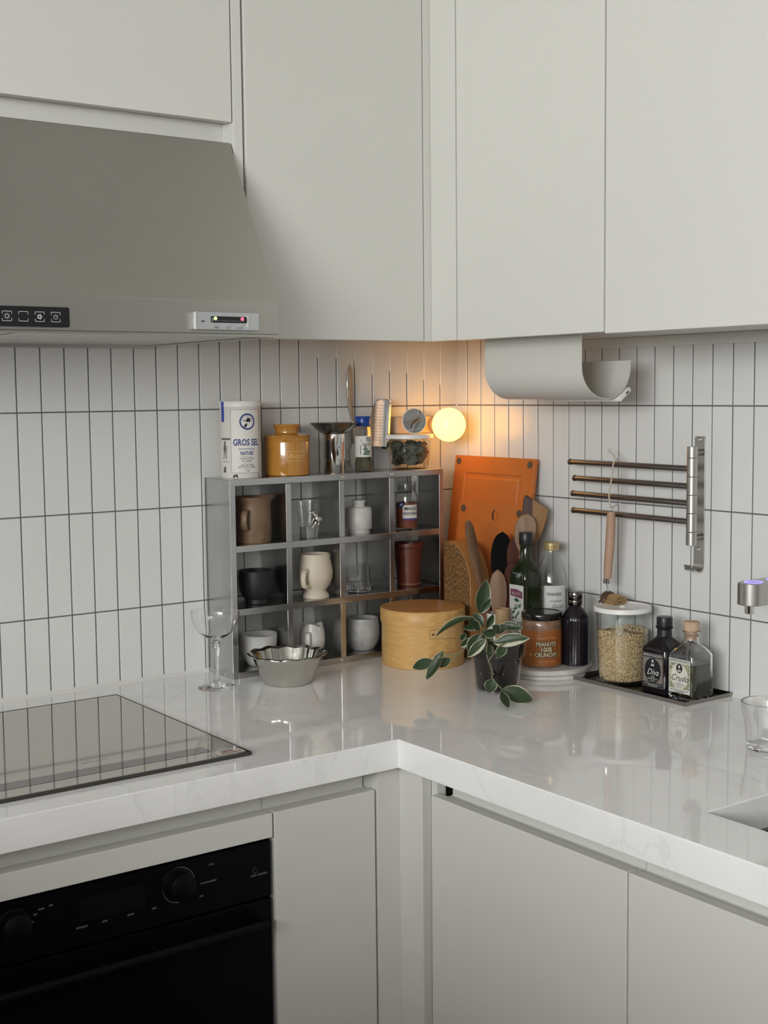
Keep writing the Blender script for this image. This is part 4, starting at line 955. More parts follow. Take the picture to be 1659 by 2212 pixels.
utensil('wooden_spoon', 'short pale wooden spoon in front of the crock', paddle(0, 0, 0.0070, 0.196, 0.112, 0.0190, tip=0.7), 0.010, M_PALE, bp(-0.001, -0.0195), lean(-4, 0.19))
utensil('dark_spoon', 'small dark red-brown wooden spoon beside the olive oil bottle', paddle(0, 0, 0.0045, 0.212, 0.075, 0.0170, tip=0.8), 0.008, M_ROSE, bp(0.010, -0.0125), lean(17, 0.2))
utensil('rosewood_spoon', 'tall dark rosewood spoon behind the olive oil bottle neck', paddle(0, 0, 0.0045, 0.268, 0.085, 0.0180, tip=0.8), 0.008, M_ROSE, bp(0.008, 0.0055), lean(30, 0.26))
utensil('round_spoon', 'wooden spoon with a broad oval bowl behind the olive oil bottle', paddle(0, 0, 0.0050, 0.318, 0.088, 0.0230, tip=0.85), 0.009, M_PALE, bp(0.014, -0.0035), lean(46, 0.31))
utensil('flat_spatula', 'wide two-tone wooden turner standing tallest in the crock', [(0.0055, 0), (0.0065, 0.20), (0.0100, 0.245), (0.0250, 0.275), (0.0300, 0.315), (0.0290, 0.330), (0.0255, 0.336), (-0.0230, 0.356), (-0.0265, 0.353), (-0.0275, 0.345), (-0.0220, 0.285), (-0.0085, 0.245), (-0.0065, 0.20), (-0.0055, 0)], 0.007, M_TEAK, bp(0.014, 0.0135), lean(68, 0.35))
ck_ = thing('tan_tube', 'tan cardboard tube standing between the plant and the olive oil', 'tube', (-0.1775, -0.3685, 0.0003))
lathe('tube', [(0.0135, 0), (0.0150, 0), (0.0150, 0.128), (0.0135, 0.128)], mat('tan_card', (0.42, 0.28, 0.15, 1), 0.6), ck_, 32, closed=True)

# ------------------------------------------------------------------ lazy susan and what stands on it
LS = Vector((-0.1275, -0.4415, 0))
ls = thing('lazy_susan', 'round pale marble turntable carrying the bottles', 'turntable', (LS.x, LS.y, 0.0002))
lathe('base', [(0, 0), (0.0960, 0), (0.0975, 0.0015), (0.0975, 0.0080), (0.0960, 0.0090), (0, 0.0090)], M_MARBLE, ls, 72)
lathe('plate', [(0, 0.0098), (0.0985, 0.0098), (0.1000, 0.0112), (0.1000, 0.0190), (0.0985, 0.0204), (0.094, 0.0206), (0, 0.0206)], M_MARBLE, ls, 72)
lathe('bearing', [(0, 0.0090), (0.090, 0.0090), (0.090, 0.0098), (0, 0.0098)], M_BLACK, ls, 48)
SZ = 0.0209

def sqlathe(prof, seg=8, corner=0.25):
    """bottle of square section: prof (half side or radius, z, squareness 0..1)"""
    V, F = [], []; n = 4*seg
    for r, z, s in prof:
        for k in range(n):
            a = 2*pi*(k+0.5)/n
            ca, sa = cos(a), sin(a)
            e = 2+s*14
            q = (abs(ca)**e+abs(sa)**e)**(-1/e)
            V.append((r*q*ca, r*q*sa, z))
    m_ = len(prof)
    for i in range(m_-1):
        for k in range(n):
            F.append((i*n+k, i*n+(k+1) % n, (i+1)*n+(k+1) % n, (i+1)*n+k))
    F.append(tuple(range(n))[::-1]); F.append(tuple((m_-1)*n+k for k in range(n)))
    return V, F

M_OLIVE = mat('dark_green_glass', (0.014, 0.022, 0.006, 1), 0.06, spec=0.5, coat=0.2, noise=(12, (0.007, 0.012, 0.003, 1), 0.2, (1, 1, 1)))
ob = thing('olive_oil_bottle', 'square dark green olive oil bottle with a white label and black cap', 'bottle', (-0.1265, -0.3855, SZ))
mk('glass', *sqlathe([(0.0235, 0, .9), (0.0262, 0.003, .9), (0.0265, 0.01, .9), (0.0265, 0.168, .9), (0.0255, 0.178, .8), (0.0220, 0.190, .5), (0.0165, 0.201, .15), (0.0128, 0.212, 0), (0.0118, 0.240, 0), (0.0118, 0.246, 0)], 10), M_OLIVE, ob, 50)
lathe('cap', [(0, 0.2400), (0.0140, 0.2400), (0.0145, 0.2410), (0.0145, 0.2480), (0.0138, 0.2484), (0.0138, 0.2492), (0.0146, 0.2496), (0.0146, 0.2650), (0.0136, 0.2666), (0, 0.2668)], M_BLACK, ob, 32)
FX = lambda z0, y0=0.0: ((-0.0270, y0, z0), (0, -1, 0), (0, 0, 1))
mk('label', *onplane(rect2(-0.0215, 0.0225, 0.022, 0.157), *FX(0)), mat('white_label', (0.58, 0.58, 0.55, 1), 0.6), ob)
mk('brand_band', *onplane(poly2([(-0.0185, 0.124), (0.0185, 0.120), (0.0190, 0.134), (0.0, 0.1385), (-0.0185, 0.138)]), (-0.0272, 0, 0.0095), (0, -1, 0), (0, 0, 1)), mat('maroon_ink', (0.16, 0.05, 0.085, 1), 0.6), ob)
mk('brand_lettering', *onplane(text2('BELLUCCI', 0.0085, 0, 0.0001, x=0, y=0.1290, sx=.75), (-0.0274, 0, 0.0095), (0, -1, 0), (0, 0, 1)), mat('pink_ink', (0.5, 0.36, 0.42, 1), 0.6), ob)
ol = [poly2([(-0.007, 0.1095), (-0.002, 0.1135), (0.006, 0.1115), (0.010, 0.107), (0.003, 0.1055), (-0.003, 0.106)]), ring2(-0.003, 0.095, 0.0025, 0.0037, 16), ring2(0.0125, 0.097, 0.0022, 0.0032, 16), ring2(0.0025, 0.098, 0.0020, 0.0032, 16)]
for a, b, c, d_ in ((-0.012, 0.088, 0.006, 0.094), (-0.016, 0.078, -0.002, 0.088), (0.001, 0.075, 0.010, 0.088), (0.006, 0.092, 0.014, 0.104), (-0.006, 0.068, 0.004, 0.080), (-0.014, 0.068, -0.006, 0.074)):
    ol.append(poly2([(a, b), ((a+c)/2+0.002, (b+d_)/2-0.002), (c, d_), ((a+c)/2-0.0015, (b+d_)/2+0.0015)]))
mk('olive_branch_print', *onplane(merge(*ol), (-0.0273, 0, 0.0160), (0, -1, 0), (0, 0, 1)), mat('deep_green_ink', (0.02, 0.085, 0.055, 1), 0.6), ob)
mk('lettering', *onplane(merge(text2('OLIVE', 0.0145, 0, 0.0002, x=0.0005, y=0.0745, sx=.88), text2('OIL', 0.0145, 0, 0.0002, x=0.0005, y=0.0600, sx=.88), rect2(-0.019, 0.019, 0.0845, 0.0851)), (-0.0273, 0, 0), (0, -1, 0), (0, 0, 1)), M_INK, ob)

vb_ = thing('vinegar_bottle', 'tall clear glass bottle with a gold cap behind the olive oil', 'bottle', (-0.0590, -0.3915, SZ))
lathe('glass', vessel([(0.0330, 0), (0.0350, 0.002), (0.0355, 0.010), (0.0355, 0.150), (0.0340, 0.166), (0.0285, 0.188), (0.0200, 0.206), (0.0148, 0.216), (0.0138, 0.224)], 0.0022, 0.005), M_THIN, vb_, 48)
lathe('vinegar', [(0, 0.0053), (0.0325, 0.0053), (0.0330, 0.012), (0.0330, 0.075), (0, 0.075)], thin_glass('pale_vinegar', (0.86, 0.80, 0.70, 1)), vb_, 48)
lathe('cap', [(0, 0.2242), (0.0160, 0.2242), (0.0164, 0.2255), (0.0164, 0.2320), (0.0156, 0.2326), (0.0164, 0.2334), (0.0164, 0.2400), (0.0152, 0.2414), (0, 0.2416)], mat('gold_cap', (0.48, 0.38, 0.19, 1), 0.4, 0.6), vb_, 36)
RV = 0.0357
mk('label', *oncyl(rect2(-0.030, 0.024, 0.075, 0.152, 16), RV, PHI+0.15, 0), MATS['white_label'], vb_)
mk('lettering', *oncyl(merge(text2('VINAGRIS', 0.0095, 0, 0.0001, x=-0.004, y=0.1335, sx=.8), text2('vin pefered', 0.0070, x=0.0, y=0.1195, sx=.8), text2('Gool', 0.0125, 0.2, x=0.004, y=0.1080)), RV+0.0002, PHI+0.15, 0), M_INK, vb_)

bb = thing('ribbed_black_bottle', 'black ribbed bottle with a steel cap beside the grain jar', 'bottle', (-0.0925, -0.4985, SZ))
M_BLKG = mat('black_glass', (0.012, 0.009, 0.013, 1), 0.14)
lathe('glass', [(0, 0), (0.0270, 0), (0.0285, 0.0015), (0.0288, 0.006), (0.0288, 0.092), (0.0270, 0.101), (0.0190, 0.113), (0.0130, 0.119), (0.0120, 0.122), (0, 0.122)], M_BLKG, bb, 96, lambda a, r, z: (r-0.0009*(0.5+0.5*cos(24*a)) if 0.004 < z < 0.095 else r, z))
lathe('cap', [(0, 0.1222), (0.0135, 0.1222), (0.0150, 0.1240), (0.0152, 0.1330), (0.0146, 0.1340), (0.0152, 0.1352), (0.0152, 0.1500), (0.0142, 0.1515), (0, 0.1518)], mat('dark_steel_cap', (0.15, 0.14, 0.13, 1), 0.15, 1.0), bb, 36)

pn_ = thing('peanut_butter_jar', 'peanut butter jar with an orange label and black lid', 'jar', (-0.1530, -0.4625, SZ))
M_PB = mat('peanut_brown', (0.17, 0.085, 0.045, 1), 0.3, coat=0.6, noise=(60, (0.26, 0.15, 0.09, 1), 0.2, (1, 1, 1)))
lathe('jar', [(0, 0), (0.0395, 0), (0.0412, 0.0018), (0.0415, 0.006), (0.0415, 0.086), (0.0400, 0.0945), (0.0385, 0.097), (0, 0.097)], M_PB, pn_, 60)
lathe('lid', [(0, 0.0972), (0.0405, 0.0972), (0.0415, 0.0985), (0.0415, 0.1095), (0.0402, 0.1112), (0.036, 0.1114), (0.035, 0.1104), (0, 0.1104)], mat('glossy_black_lid', (0.010, 0.008, 0.008, 1), 0.12), pn_, 60)
RP = 0.0418
M_PLAB = mat('orange_label', (0.30, 0.095, 0.020, 1), 0.45)
lathe('label', [(RP-0.0002, 0.0055), (RP, 0.0055), (RP, 0.0770), (RP-0.0002, 0.0770)], M_PLAB, pn_, 60, closed=True)
pp = PHI+0.12
M_CRM = mat('cream_ink', (0.55, 0.46, 0.30, 1), 0.6)
big = [('PEANUTS', 0.0118, 0.0495), ('100%', 0.0135, 0.0385), ('CRUNCHY', 0.0118, 0.0275)]
mk('title_shadow', *oncyl(merge(*[text2(t, s, 0.05, 0.0016, x=0.0010, y=y, sx=.85) for t, s, y in big]), RP+0.0003, pp, 0), mat('dark_brown_ink', (0.03, 0.017, 0.01, 1), 0.6), pn_)
mk('title_lettering', *oncyl(merge(*[text2(t, s, 0.05, 0.0005, x=0.0, y=y, sx=.85) for t, s, y in big]), RP+0.0006, pp, 0), M_CRM, pn_)
mk('small_lettering', *oncyl(merge(text2("Queen's Tree", 0.0085, 0, 0.0001, x=0, y=0.0625, sx=.85), text2('Net Weight 500g', 0.0055, x=0, y=0.0145, sx=.85), poly2([(-0.0155, 0.0675), (-0.0135, 0.0695), (-0.0115, 0.0675)])), RP+0.0005, pp, 0), mat('gold_ink', (0.52, 0.27, 0.11, 1), 0.6), pn_)
mk('peanut_print', *oncyl(merge(ell2(0.0330, 0.040, 0.0022, 0.009, 16), ell2(0.0320, 0.027, 0.003, 0.006, 16), ell2(-0.033, 0.028, 0.004, 0.0035, 16)), RP+0.0004, pp, 0), mat('nut_ink', (0.45, 0.20, 0.05, 1), 0.6), pn_)

# ------------------------------------------------------------------ tray with jar and bottles
ty = thing('metal_tray', 'dark steel tray with a raised rim along the right wall', 'tray', (-0.0705, -0.6835, 0.0002))
M_TRAY = mat('tray_steel', (0.16, 0.145, 0.125, 1), 0.25, 1.0)
box('floor_plate', -0.0645, 0.0645, -0.1485, 0.1485, 0, 0.0016, mat('tray_floor', (0.05, 0.042, 0.035, 1), 0.16, 0.9), ty)
prf = [(-0.0645, 0.0), (-0.0665, 0.0075), (-0.0660, 0.0082), (-0.0640, 0.0012)]
rimq = merge(prism_g([(-0.0645, 0.0), (-0.0665, 0.0080), (-0.0655, 0.0080), (-0.0635, 0.0012)], 'y', -0.1505, 0.1505), prism_g([(0.0645, 0.0), (0.0665, 0.0080), (0.0655, 0.0080), (0.0635, 0.0012)], 'y', -0.1505, 0.1505),
             prism_g([(-0.1485, 0.0), (-0.1505, 0.0080), (-0.1495, 0.0080), (-0.1475, 0.0012)], 'x', -0.0660, 0.0660), prism_g([(0.1485, 0.0), (0.1505, 0.0080), (0.1495, 0.0080), (0.1475, 0.0012)], 'x', -0.0660, 0.0660))
mk('rim', *rimq, mat('tray_rim', (0.33, 0.31, 0.285, 1), 0.22, 1.0), ty)
TZ = 0.0021

gj = thing('grain_jar', 'glass jar of pale grains with a white lid on the tray', 'jar', (-0.0745, -0.6145, TZ))
lathe('glass', vessel([(0.0415, 0), (0.0460, 0.003), (0.0478, 0.010), (0.0525, 0.135), (0.0525, 0.142)], 0.002, 0.005), M_THIN, gj, 56)
lathe('lid', [(0.0, 0.1424), (0.0560, 0.1424), (0.0575, 0.1435), (0.0575, 0.1505), (0.0560, 0.1525), (0.0530, 0.1525), (0.0515, 0.1510), (0.049, 0.1500), (0.006, 0.1500), (0.005, 0.1515), (0.003, 0.153), (0, 0.1532)], M_WHITEP, gj, 56)
M_GRAIN = mat('barley_grain', (0.74, 0.59, 0.37, 1), 0.6, noise=(170, (0.56, 0.40, 0.21, 1), 0.25, (1, 1, 1)))
core = lathe('grain_core', [(0, 0.0054), (0.040, 0.0054), (0.0425, 0.012), (0.0460, 0.098), (0.042, 0.1), (0, 0.102)], mat('grain_depth', (0.42, 0.29, 0.15, 1), 0.8), gj, 40)
V, F = [], []
octv = [(1.7, 0, 0), (-1.7, 0, 0), (0, 1, 0), (0, -1, 0), (0, 0, 1), (0, 0, -1)]
octf = [(0, 2, 4), (2, 1, 4), (1, 3, 4), (3, 0, 4), (2, 0, 5), (1, 2, 5), (3, 1, 5), (0, 3, 5)]
for k in range(5400):
    if k < 4700:
        a = random.uniform(0, 2*pi); z = random.uniform(0.008, 0.1035); R_ = 0.0445+0.0037*(z-0.012)/0.086+random.uniform(-0.0016, -0.0004)
        z += 0.004*sin(a*2+1)*(z/0.1)
    else:
        a = random.uniform(0, 2*pi); R_ = 0.047*sqrt(random.random()); z = 0.101+0.004*sin(a*2+1)+random.uniform(0, 0.002)
    q = Matrix.Translation((R_*cos(a), R_*sin(a), z)) @ Matrix.Rotation(random.uniform(0, 6), 4, random.choice('XYZ')) @ Matrix.Rotation(random.uniform(0, 6), 4, random.choice('XYZ'))
    n = len(V)
    for c in octv: V.append(tuple(q @ Vector([x*0.00165 for x in c])))
    F += [tuple(i+n for i in f_) for f_ in octf]
me = bpy.data.meshes.new('grains'); me.from_pydata(V, [], F); me.materials.append(M_GRAIN); me.shade_smooth()
go = bpy.data.objects.new('grains', me); COL.objects.link(go); go.parent = gj; go['kind'] = 'stuff'

def square_bottle(name, label, loc, liquid, lm, fill, cork, label_m, frame_m, oval_m, script, ink, gm_):
    o = thing(name, label, 'bottle', loc)
    sb = 0.0315
    outer = [(0.0285, 0, .95), (0.0312, 0.002, .95), (sb, 0.006, .95), (sb, 0.084, .95), (0.0302, 0.0885, .95), (0.0215, 0.0985, .8), (0.0152, 0.1045, .3), (0.0138, 0.110, 0), (0.0132, 0.122, 0), (0.0170, 0.1262, 0), (0.0170, 0.1285, 0)]
    n = 40
    V1, F1 = sqlathe(outer, 10)
    inner = [(0.0262, 0.006, .95), (0.0288, 0.009, .95), (0.0288, 0.083, .95), (0.0276, 0.0865, .95), (0.0195, 0.0962, .8), (0.0130, 0.1025, .3), (0.0112, 0.110, 0), (0.0108, 0.122, 0), (0.0125, 0.1285, 0)]
    V2, F2 = sqlathe(inner, 10)
    k = len(V1)
    F = F1[:-1]+[tuple(i+k for i in f)[::-1] for f in F2[:-1]]
    a0 = (len(outer)-1)*n; b0 = k+(len(inner)-1)*n
    F += [(a0+i, a0+(i+1) % n, b0+(i+1) % n, b0+i) for i in range(n)]
    mk('glass', V1+V2, F, gm_, o, 50)
    liq = [(0.0258, 0.0064, .95), (0.0284, 0.0094, .95)]
    if fill < 0.083: liq += [(0.0284, fill, .95)]
    else: liq += [(0.0284, 0.083, .95), (0.0272, 0.0864, .95), (0.0190, 0.0960, .8), (0.0175, 0.0975, .7)]
    mk(liquid, *sqlathe(liq, 10), lm, o, 50)
    lathe('cork', [(0, 0.112), (0.0100, 0.112), (0.0122, 0.1284), (0.0122, 0.1290), (0.0150, 0.1292), (0.0152, 0.1300), (0.0152, 0.1450), (0.0142, 0.1468), (0, 0.1470)], cork, o, 36)
    fx = lambda e: ((-sb-e, 0, 0), (0, -1, 0), (0, 0, 1))
    mk('label', *onplane(rect2(-0.0265, 0.0265, 0.0135, 0.0790), *fx(0.0004)), label_m, o)
    mk('label_border', *onplane(frame2(-0.0265, 0.0265, 0.0135, 0.0790, 0.0007), *fx(0.0006)), frame_m, o)
    mk('label_field', *onplane(rect2(-0.0245, 0.0245, 0.0225, 0.0705), *fx(0.0006)), frame_m if label_m is M_INK else mat('green_ornament', (0.16, 0.18, 0.085, 1), 0.6, noise=(260, (0.42, 0.42, 0.30, 1), 0.12, (1, 1, 1))), o)
    mk('oval_field', *onplane(ell2(0, 0.0455, 0.0205, 0.0245, 40), *fx(0.0008)), oval_m, o)
    mk('portrait_oval', *onplane(ell2(0, 0.0610, 0.0075, 0.0090, 24), *fx(0.0010)), M_INK, o)
    mk('portrait_mark', *onplane(merge(ell2(0, 0.0640, 0.0022, 0.0030, 16), poly2([(-0.004, 0.0545), (-0.0005, 0.0545), (-0.001, 0.0590), (-0.003, 0.0585)]), poly2([(0.0005, 0.0545), (0.004, 0.0545), (0.003, 0.0585), (0.001, 0.0590)])), *fx(0.0012)), M_PAPER, o)
    mk('script_lettering', *onplane(text2(script, 0.0170, 0.45, 0.0, x=0, y=0.0425, sx=.95), *fx(0.0012)), ink, o)
    mk('lettering', *onplane(merge(text2('ANTICO DUCATO', 0.0062, 0, 0.0001, x=0, y=0.0745, sx=.92), text2('OLIO', 0.0042, x=0, y=0.0335), text2('AROMATIZZATO', 0.0042, x=0, y=0.0295, sx=.8), text2('250 ml', 0.0042, x=0, y=0.0255), text2('PRODOTTO IN ITALIA DA', 0.0036, x=0, y=0.0192), text2('CONDIMENTO', 0.0036, x=0, y=0.0162)), *fx(0.0010)), ink, o)
    return o
M_CORK = mat('pale_cork', (0.52, 0.36, 0.25, 1), 0.7, noise=(120, (0.45, 0.30, 0.20, 1), 0.2, (1, 1, 1)))
db = square_bottle('balsamic_bottle', 'square bottle of black balsamic with a dark label', (-0.0810, -0.7315, TZ), 'balsamic', mat('black_balsamic', (0.006, 0.004, 0.006, 1), 0.15), 0.09, M_BLACK, M_INK, mat('taupe_print', (0.20, 0.17, 0.14, 1), 0.6), mat('dark_oval', (0.010, 0.010, 0.014, 1), 0.5), 'Diva', M_PAPER, mat('smoked_black_glass', (0.010, 0.008, 0.010, 1), 0.05, trans=0.0, spec=0.5))
lathe('neck_wrap', [(0.0141, 0.1105), (0.0145, 0.1105), (0.0137, 0.1225), (0.0172, 0.1262), (0.0168, 0.1262), (0.0134, 0.1222)], M_BLACK, db, 36, closed=True)
square_bottle('oil_bottle', 'square clear bottle half full of green oil with a cream label', (-0.0815, -0.7985, TZ), 'green_oil', mat('green_olive_oil', (0.034, 0.032, 0.008, 1), 0.1, trans=0.0, ior=1.46), 0.0690, M_CORK, M_PAPER, mat('dark_green_line', (0.05, 0.07, 0.03, 1), 0.6), mat('cream_oval', (0.62, 0.60, 0.53, 1), 0.6), 'Crudo', M_INK, M_GLASS)

# ------------------------------------------------------------------ tumbler and faucet at the right edge
tb = top(lathe('faceted_tumbler', vessel([(0.0285, 0), (0.0310, 0.0015), (0.0320, 0.006), (0.0360, 0.048), (0.0390, 0.056), (0.0412, 0.0775)], 0.0032, 0.010), M_GLASS, None, 72, lambda a, r, z: (r*(1-0.035*(abs(cos(4.5*a)))**2) if 0.005 < z < 0.055 else r, z)), (-0.2510, -1.1055, 0.0003))
tag(tb, 'faceted clear glass tumbler under the faucet', 'glass')
fa = thing('faucet', 'steel water faucet with glowing blue touch rings', 'faucet', (-0.0540, -1.0535, 0.0002))
lathe('base_collar', [(0, 0), (0.030, 0), (0.031, 0.002), (0.029, 0.008), (0.0245, 0.010), (0, 0.010)], M_CHROME, fa, 44)
lathe('column', [(0, 0.010), (0.0225, 0.010), (0.0225, 0.2670), (0.0215, 0.2682), (0, 0.2682)], M_STEEL, fa, 44)
arm = [(-0.1750+0.0225*cos(radians(a)), 0.0225*sin(radians(a))) for a in range(90, 271, 15)]+[(-0.015, -0.0225), (-0.015, 0.0225)]
prism('spout_arm', arm, 'z', 0.2280, 0.2650, M_STEEL, fa, 0.0015)
lathe('nozzle', [(0, 0.2130), (0.0070, 0.2130), (0.0080, 0.2140), (0.0080, 0.2278), (0, 0.2278)], M_CHROME, fa, 28).location = (-0.1790, 0, 0)
M_BLUE = mat('blue_led', (0.2, 0.2, 1, 1), 0.4, emit=(0.16, 0.13, 1.0, 1), estr=3.2)
for x, r in ((-0.1700, 0.0150), (-0.1180, 0.0120)):
    lathe('touch_ring', [(r-0.0028, 0.2651), (r, 0.2651), (r, 0.2658), (r-0.0028, 0.2658)], M_BLUE, fa, 36, closed=True).location = (x, 0, 0)

# ------------------------------------------------------------------ potted plant
pt = thing('potted_hoya', 'trailing variegated plant in a clear pot on the worktop', 'plant', (-0.3150, -0.5100, 0.0002))
M_POT = thin_glass('clear_pot_plastic', (0.94, 0.94, 0.935, 1), 0.0)
lathe('pot', vessel([(0.0400, 0), (0.0420, 0.0015), (0.0430, 0.005), (0.0500, 0.066), (0.0550, 0.069), (0.0572, 0.095), (0.0585, 0.098)], 0.0016, 0.003), M_POT, pt, 56)
M_SOIL = mat('dark_soil', (0.013, 0.0105, 0.009, 1), 0.95, spec=0.1, noise=(70, (0.030, 0.025, 0.021, 1), 0.2, (1, 1, 1)))
lathe('soil', [(0, 0.0034), (0.0370, 0.0034), (0.0392, 0.008), (0.0460, 0.066), (0.0500, 0.072), (0.0525, 0.086), (0.030, 0.089), (0, 0.090)], M_SOIL, pt, 48)
gs = []
for k in range(34):
    a = random.uniform(0, 2*pi); z = random.uniform(0.012, 0.064); R_ = 0.0392+0.0068*(z-0.008)/0.058
    s_ = random.uniform(0.0006, 0.0016)
    gs.append(xf(lathe_g([(0, -s_), (s_, 0), (0, s_)], 6), Matrix.Translation((R_*cos(a), R_*sin(a), z))))
mk('perlite', *merge(*gs), mat('white_perlite', (0.55, 0.53, 0.48, 1), 0.9), pt)['kind'] = 'stuff'
def leafmat():
    m = bpy.data.materials.new('variegated_leaf'); m.use_nodes = True
    nt = m.node_tree; b = nt.nodes['Principled BSDF']; b.inputs['Roughness'].default_value = 0.42
    at = nt.nodes.new('ShaderNodeAttribute'); at.attribute_name = 'edge'
    tc = nt.nodes.new('ShaderNodeTexCoord'); n = nt.nodes.new('ShaderNodeTexNoise'); n.inputs['Scale'].default_value = 90
    nt.links.new(tc.outputs['Object'], n.inputs['Vector'])
    ma = nt.nodes.new('ShaderNodeMath'); ma.operation = 'MULTIPLY_ADD'; ma.inputs[1].default_value = 0.22
    nt.links.new(n.outputs['Fac'], ma.inputs[0]); nt.links.new(at.outputs['Fac'], ma.inputs[2])
    r = nt.nodes.new('ShaderNodeValToRGB'); e = r.color_ramp.elements
    e[0].position = 0.0; e[0].color = (0.020, 0.040, 0.014, 1); e[1].position = 1.0; e[1].color = (0.60, 0.59, 0.47, 1)
    k = e.new(0.60); k.color = (0.034, 0.056, 0.022, 1); k = e.new(0.83); k.color = (0.06, 0.085, 0.035, 1); k = e.new(0.87); k.color = (0.46, 0.45, 0.33, 1)
    nt.links.new(ma.outputs[0], r.inputs[0])
    oi = nt.nodes.new('ShaderNodeObjectInfo')
    nt.links.new(r.outputs[0], b.inputs['Base Color'])
    return m
M_LEAF = leafmat()
M_STEM = mat('pale_stem', (0.16, 0.16, 0.085, 1), 0.6)
def leaf(bs, tp, w, curl=0.35, cup=0.25, roll=0.0, white=0.0):
    bs = Vector(bs); tp = Vector(tp); L = (tp-bs).length*1.03
    v, f = leaf_g(L, w*1.18, curl, cup, 12, 6)
    # local frame: x along the leaf; z roughly towards viewer/up
    end = Vector(v[12*13+6]); ax = end.normalized()
    x = (tp-bs).normalized()
    view = Vector((-0.585, -0.811, 0.25)).normalized()
    z = (view-x*view.dot(x)).normalized(); y = z.cross(x)
    B = Matrix(((x.x, y.x, z.x), (x.y, y.y, z.y), (x.z, y.z, z.z))).to_4x4()
    # rotate so the chord lies on x
    ang = atan2(ax.z, ax.x)
    T = Matrix.Translation(bs) @ B @ Matrix.Rotation(roll, 4, 'X') @ Matrix.Rotation(ang, 4, 'Y')
    o = mk('leaf', *xf((v, f), T), M_LEAF, pt, 180)
    at = o.data.attributes.new('edge', 'FLOAT', 'POINT')
    vals = []
    for i in range(13):
        for j in range(-6, 7):
            s = abs(j/6); t = i/12
            e = max(s**1.6, (max(0, t-0.86)/0.14)**1.5)*0.86
            if white and j*white > 0: e = max(e, min(1, 0.55+0.55*s))
            vals.append(e)
    at.data.foreach_set('value', vals)
    return o
LV = [((-0.012, 0.038, 0.149), (-0.004, 0.027, 0.213), 0.0300, 0.35, 0.18, 0.35, 0), ((-0.017, 0.029, 0.149), (-0.005, 0.012, 0.179), 0.0150, 0.3, 0.25, 0.4, 0),
      ((-0.040, 0.020, 0.144), (-0.110, 0.055, 0.109), 0.0200, -0.9, 0.2, 0.9, 0), ((-0.002, 0.027, 0.118), (0.003, 0.014, 0.147), 0.0150, 0.3, 0.25, 0.3, 0),
      ((-0.019, 0.030, 0.138), (-0.042, 0.032, 0.127), 0.0210, 0.4, 0.2, 0.2, 0), ((-0.032, 0.013, 0.128), (-0.066, 0.025, 0.127), 0.0150, 0.4, 0.25, -0.6, 0),
      ((-0.023, -0.026, 0.117), (-0.051, -0.018, 0.121), 0.0190, 0.4, 0.2, -0.3, 0), ((0.013, 0.004, 0.124), (0.041, -0.028, 0.121), 0.0190, -0.5, 0.2, -0.2, 0),
      ((-0.034, -0.032, 0.100), (0.014, -0.078, 0.111), 0.0260, -0.5, 0.18, -0.25, -1), ((-0.055, -0.015, 0.119), (-0.081, -0.013, 0.081), 0.0300, 0.4, 0.2, 0.0, 0),
      ((-0.053, -0.031, 0.112), (-0.090, -0.020, 0.079), 0.0210, 0.6, 0.25, 0.3, 1), ((-0.021, -0.050, 0.101), (-0.043, -0.050, 0.077), 0.0200, 0.3, 0.2, 0.0, 0),
      ((-0.100, 0.044, 0.082), (-0.135, 0.051, 0.030), 0.0230, 0.5, 0.25, 0.5, 0), ((-0.117, 0.055, 0.064), (-0.155, 0.068, 0.052), 0.0230, 0.3, 0.15, 0.0, 0),
      ((-0.084, 0.043, 0.066), (-0.108, 0.047, 0.051), 0.0180, 0.3, 0.2, 0.0, 0), ((-0.051, -0.046, 0.035), (-0.065, -0.051, 0.012), 0.0240, 0.3, 0.18, 0.0, 0),
      ((-0.049, -0.072, 0.020), (-0.030, -0.136, 0.008), 0.0320, 0.35, 0.15, 0.0, 0), ((-0.060, -0.083, 0.020), (-0.098, -0.146, 0.0065), 0.0170, 0.3, 0.15, 0.0, 0),
      ((-0.043, 0.044, 0.111), (-0.058, 0.041, 0.099), 0.0110, 0.3, 0.2, 0.0, 0), ((0.000, -0.011, 0.115), (-0.019, -0.009, 0.130), 0.0180, 0.3, 0.2, 0.2, 0)]
LV += [((-0.030, 0.005, 0.112), (-0.060, -0.005, 0.092), 0.022, 0.4, 0.2, 0.2, 0), ((-0.035, 0.010, 0.120), (-0.058, 0.006, 0.142), 0.018, 0.3, 0.2, 0.4, 0),
       ((-0.010, 0.000, 0.112), (0.018, -0.012, 0.128), 0.018, 0.4, 0.2, -0.2, 0), ((-0.015, -0.020, 0.104), (0.012, -0.040, 0.098), 0.020, 0.4, 0.2, 0.1, 0),
       ((-0.025, -0.012, 0.110), (-0.036, -0.028, 0.128), 0.017, 0.3, 0.25, 0.0, 0), ((-0.050, 0.012, 0.105), (-0.078, 0.016, 0.092), 0.016, 0.4, 0.2, 0.0, 1),
       ((-0.020, 0.020, 0.125), (-0.030, 0.034, 0.150), 0.020, 0.3, 0.2, 0.3, 0), ((-0.040, -0.028, 0.098), (-0.060, -0.040, 0.083), 0.018, 0.4, 0.2, 0.0, 0)]
for q in LV: leaf(*q)
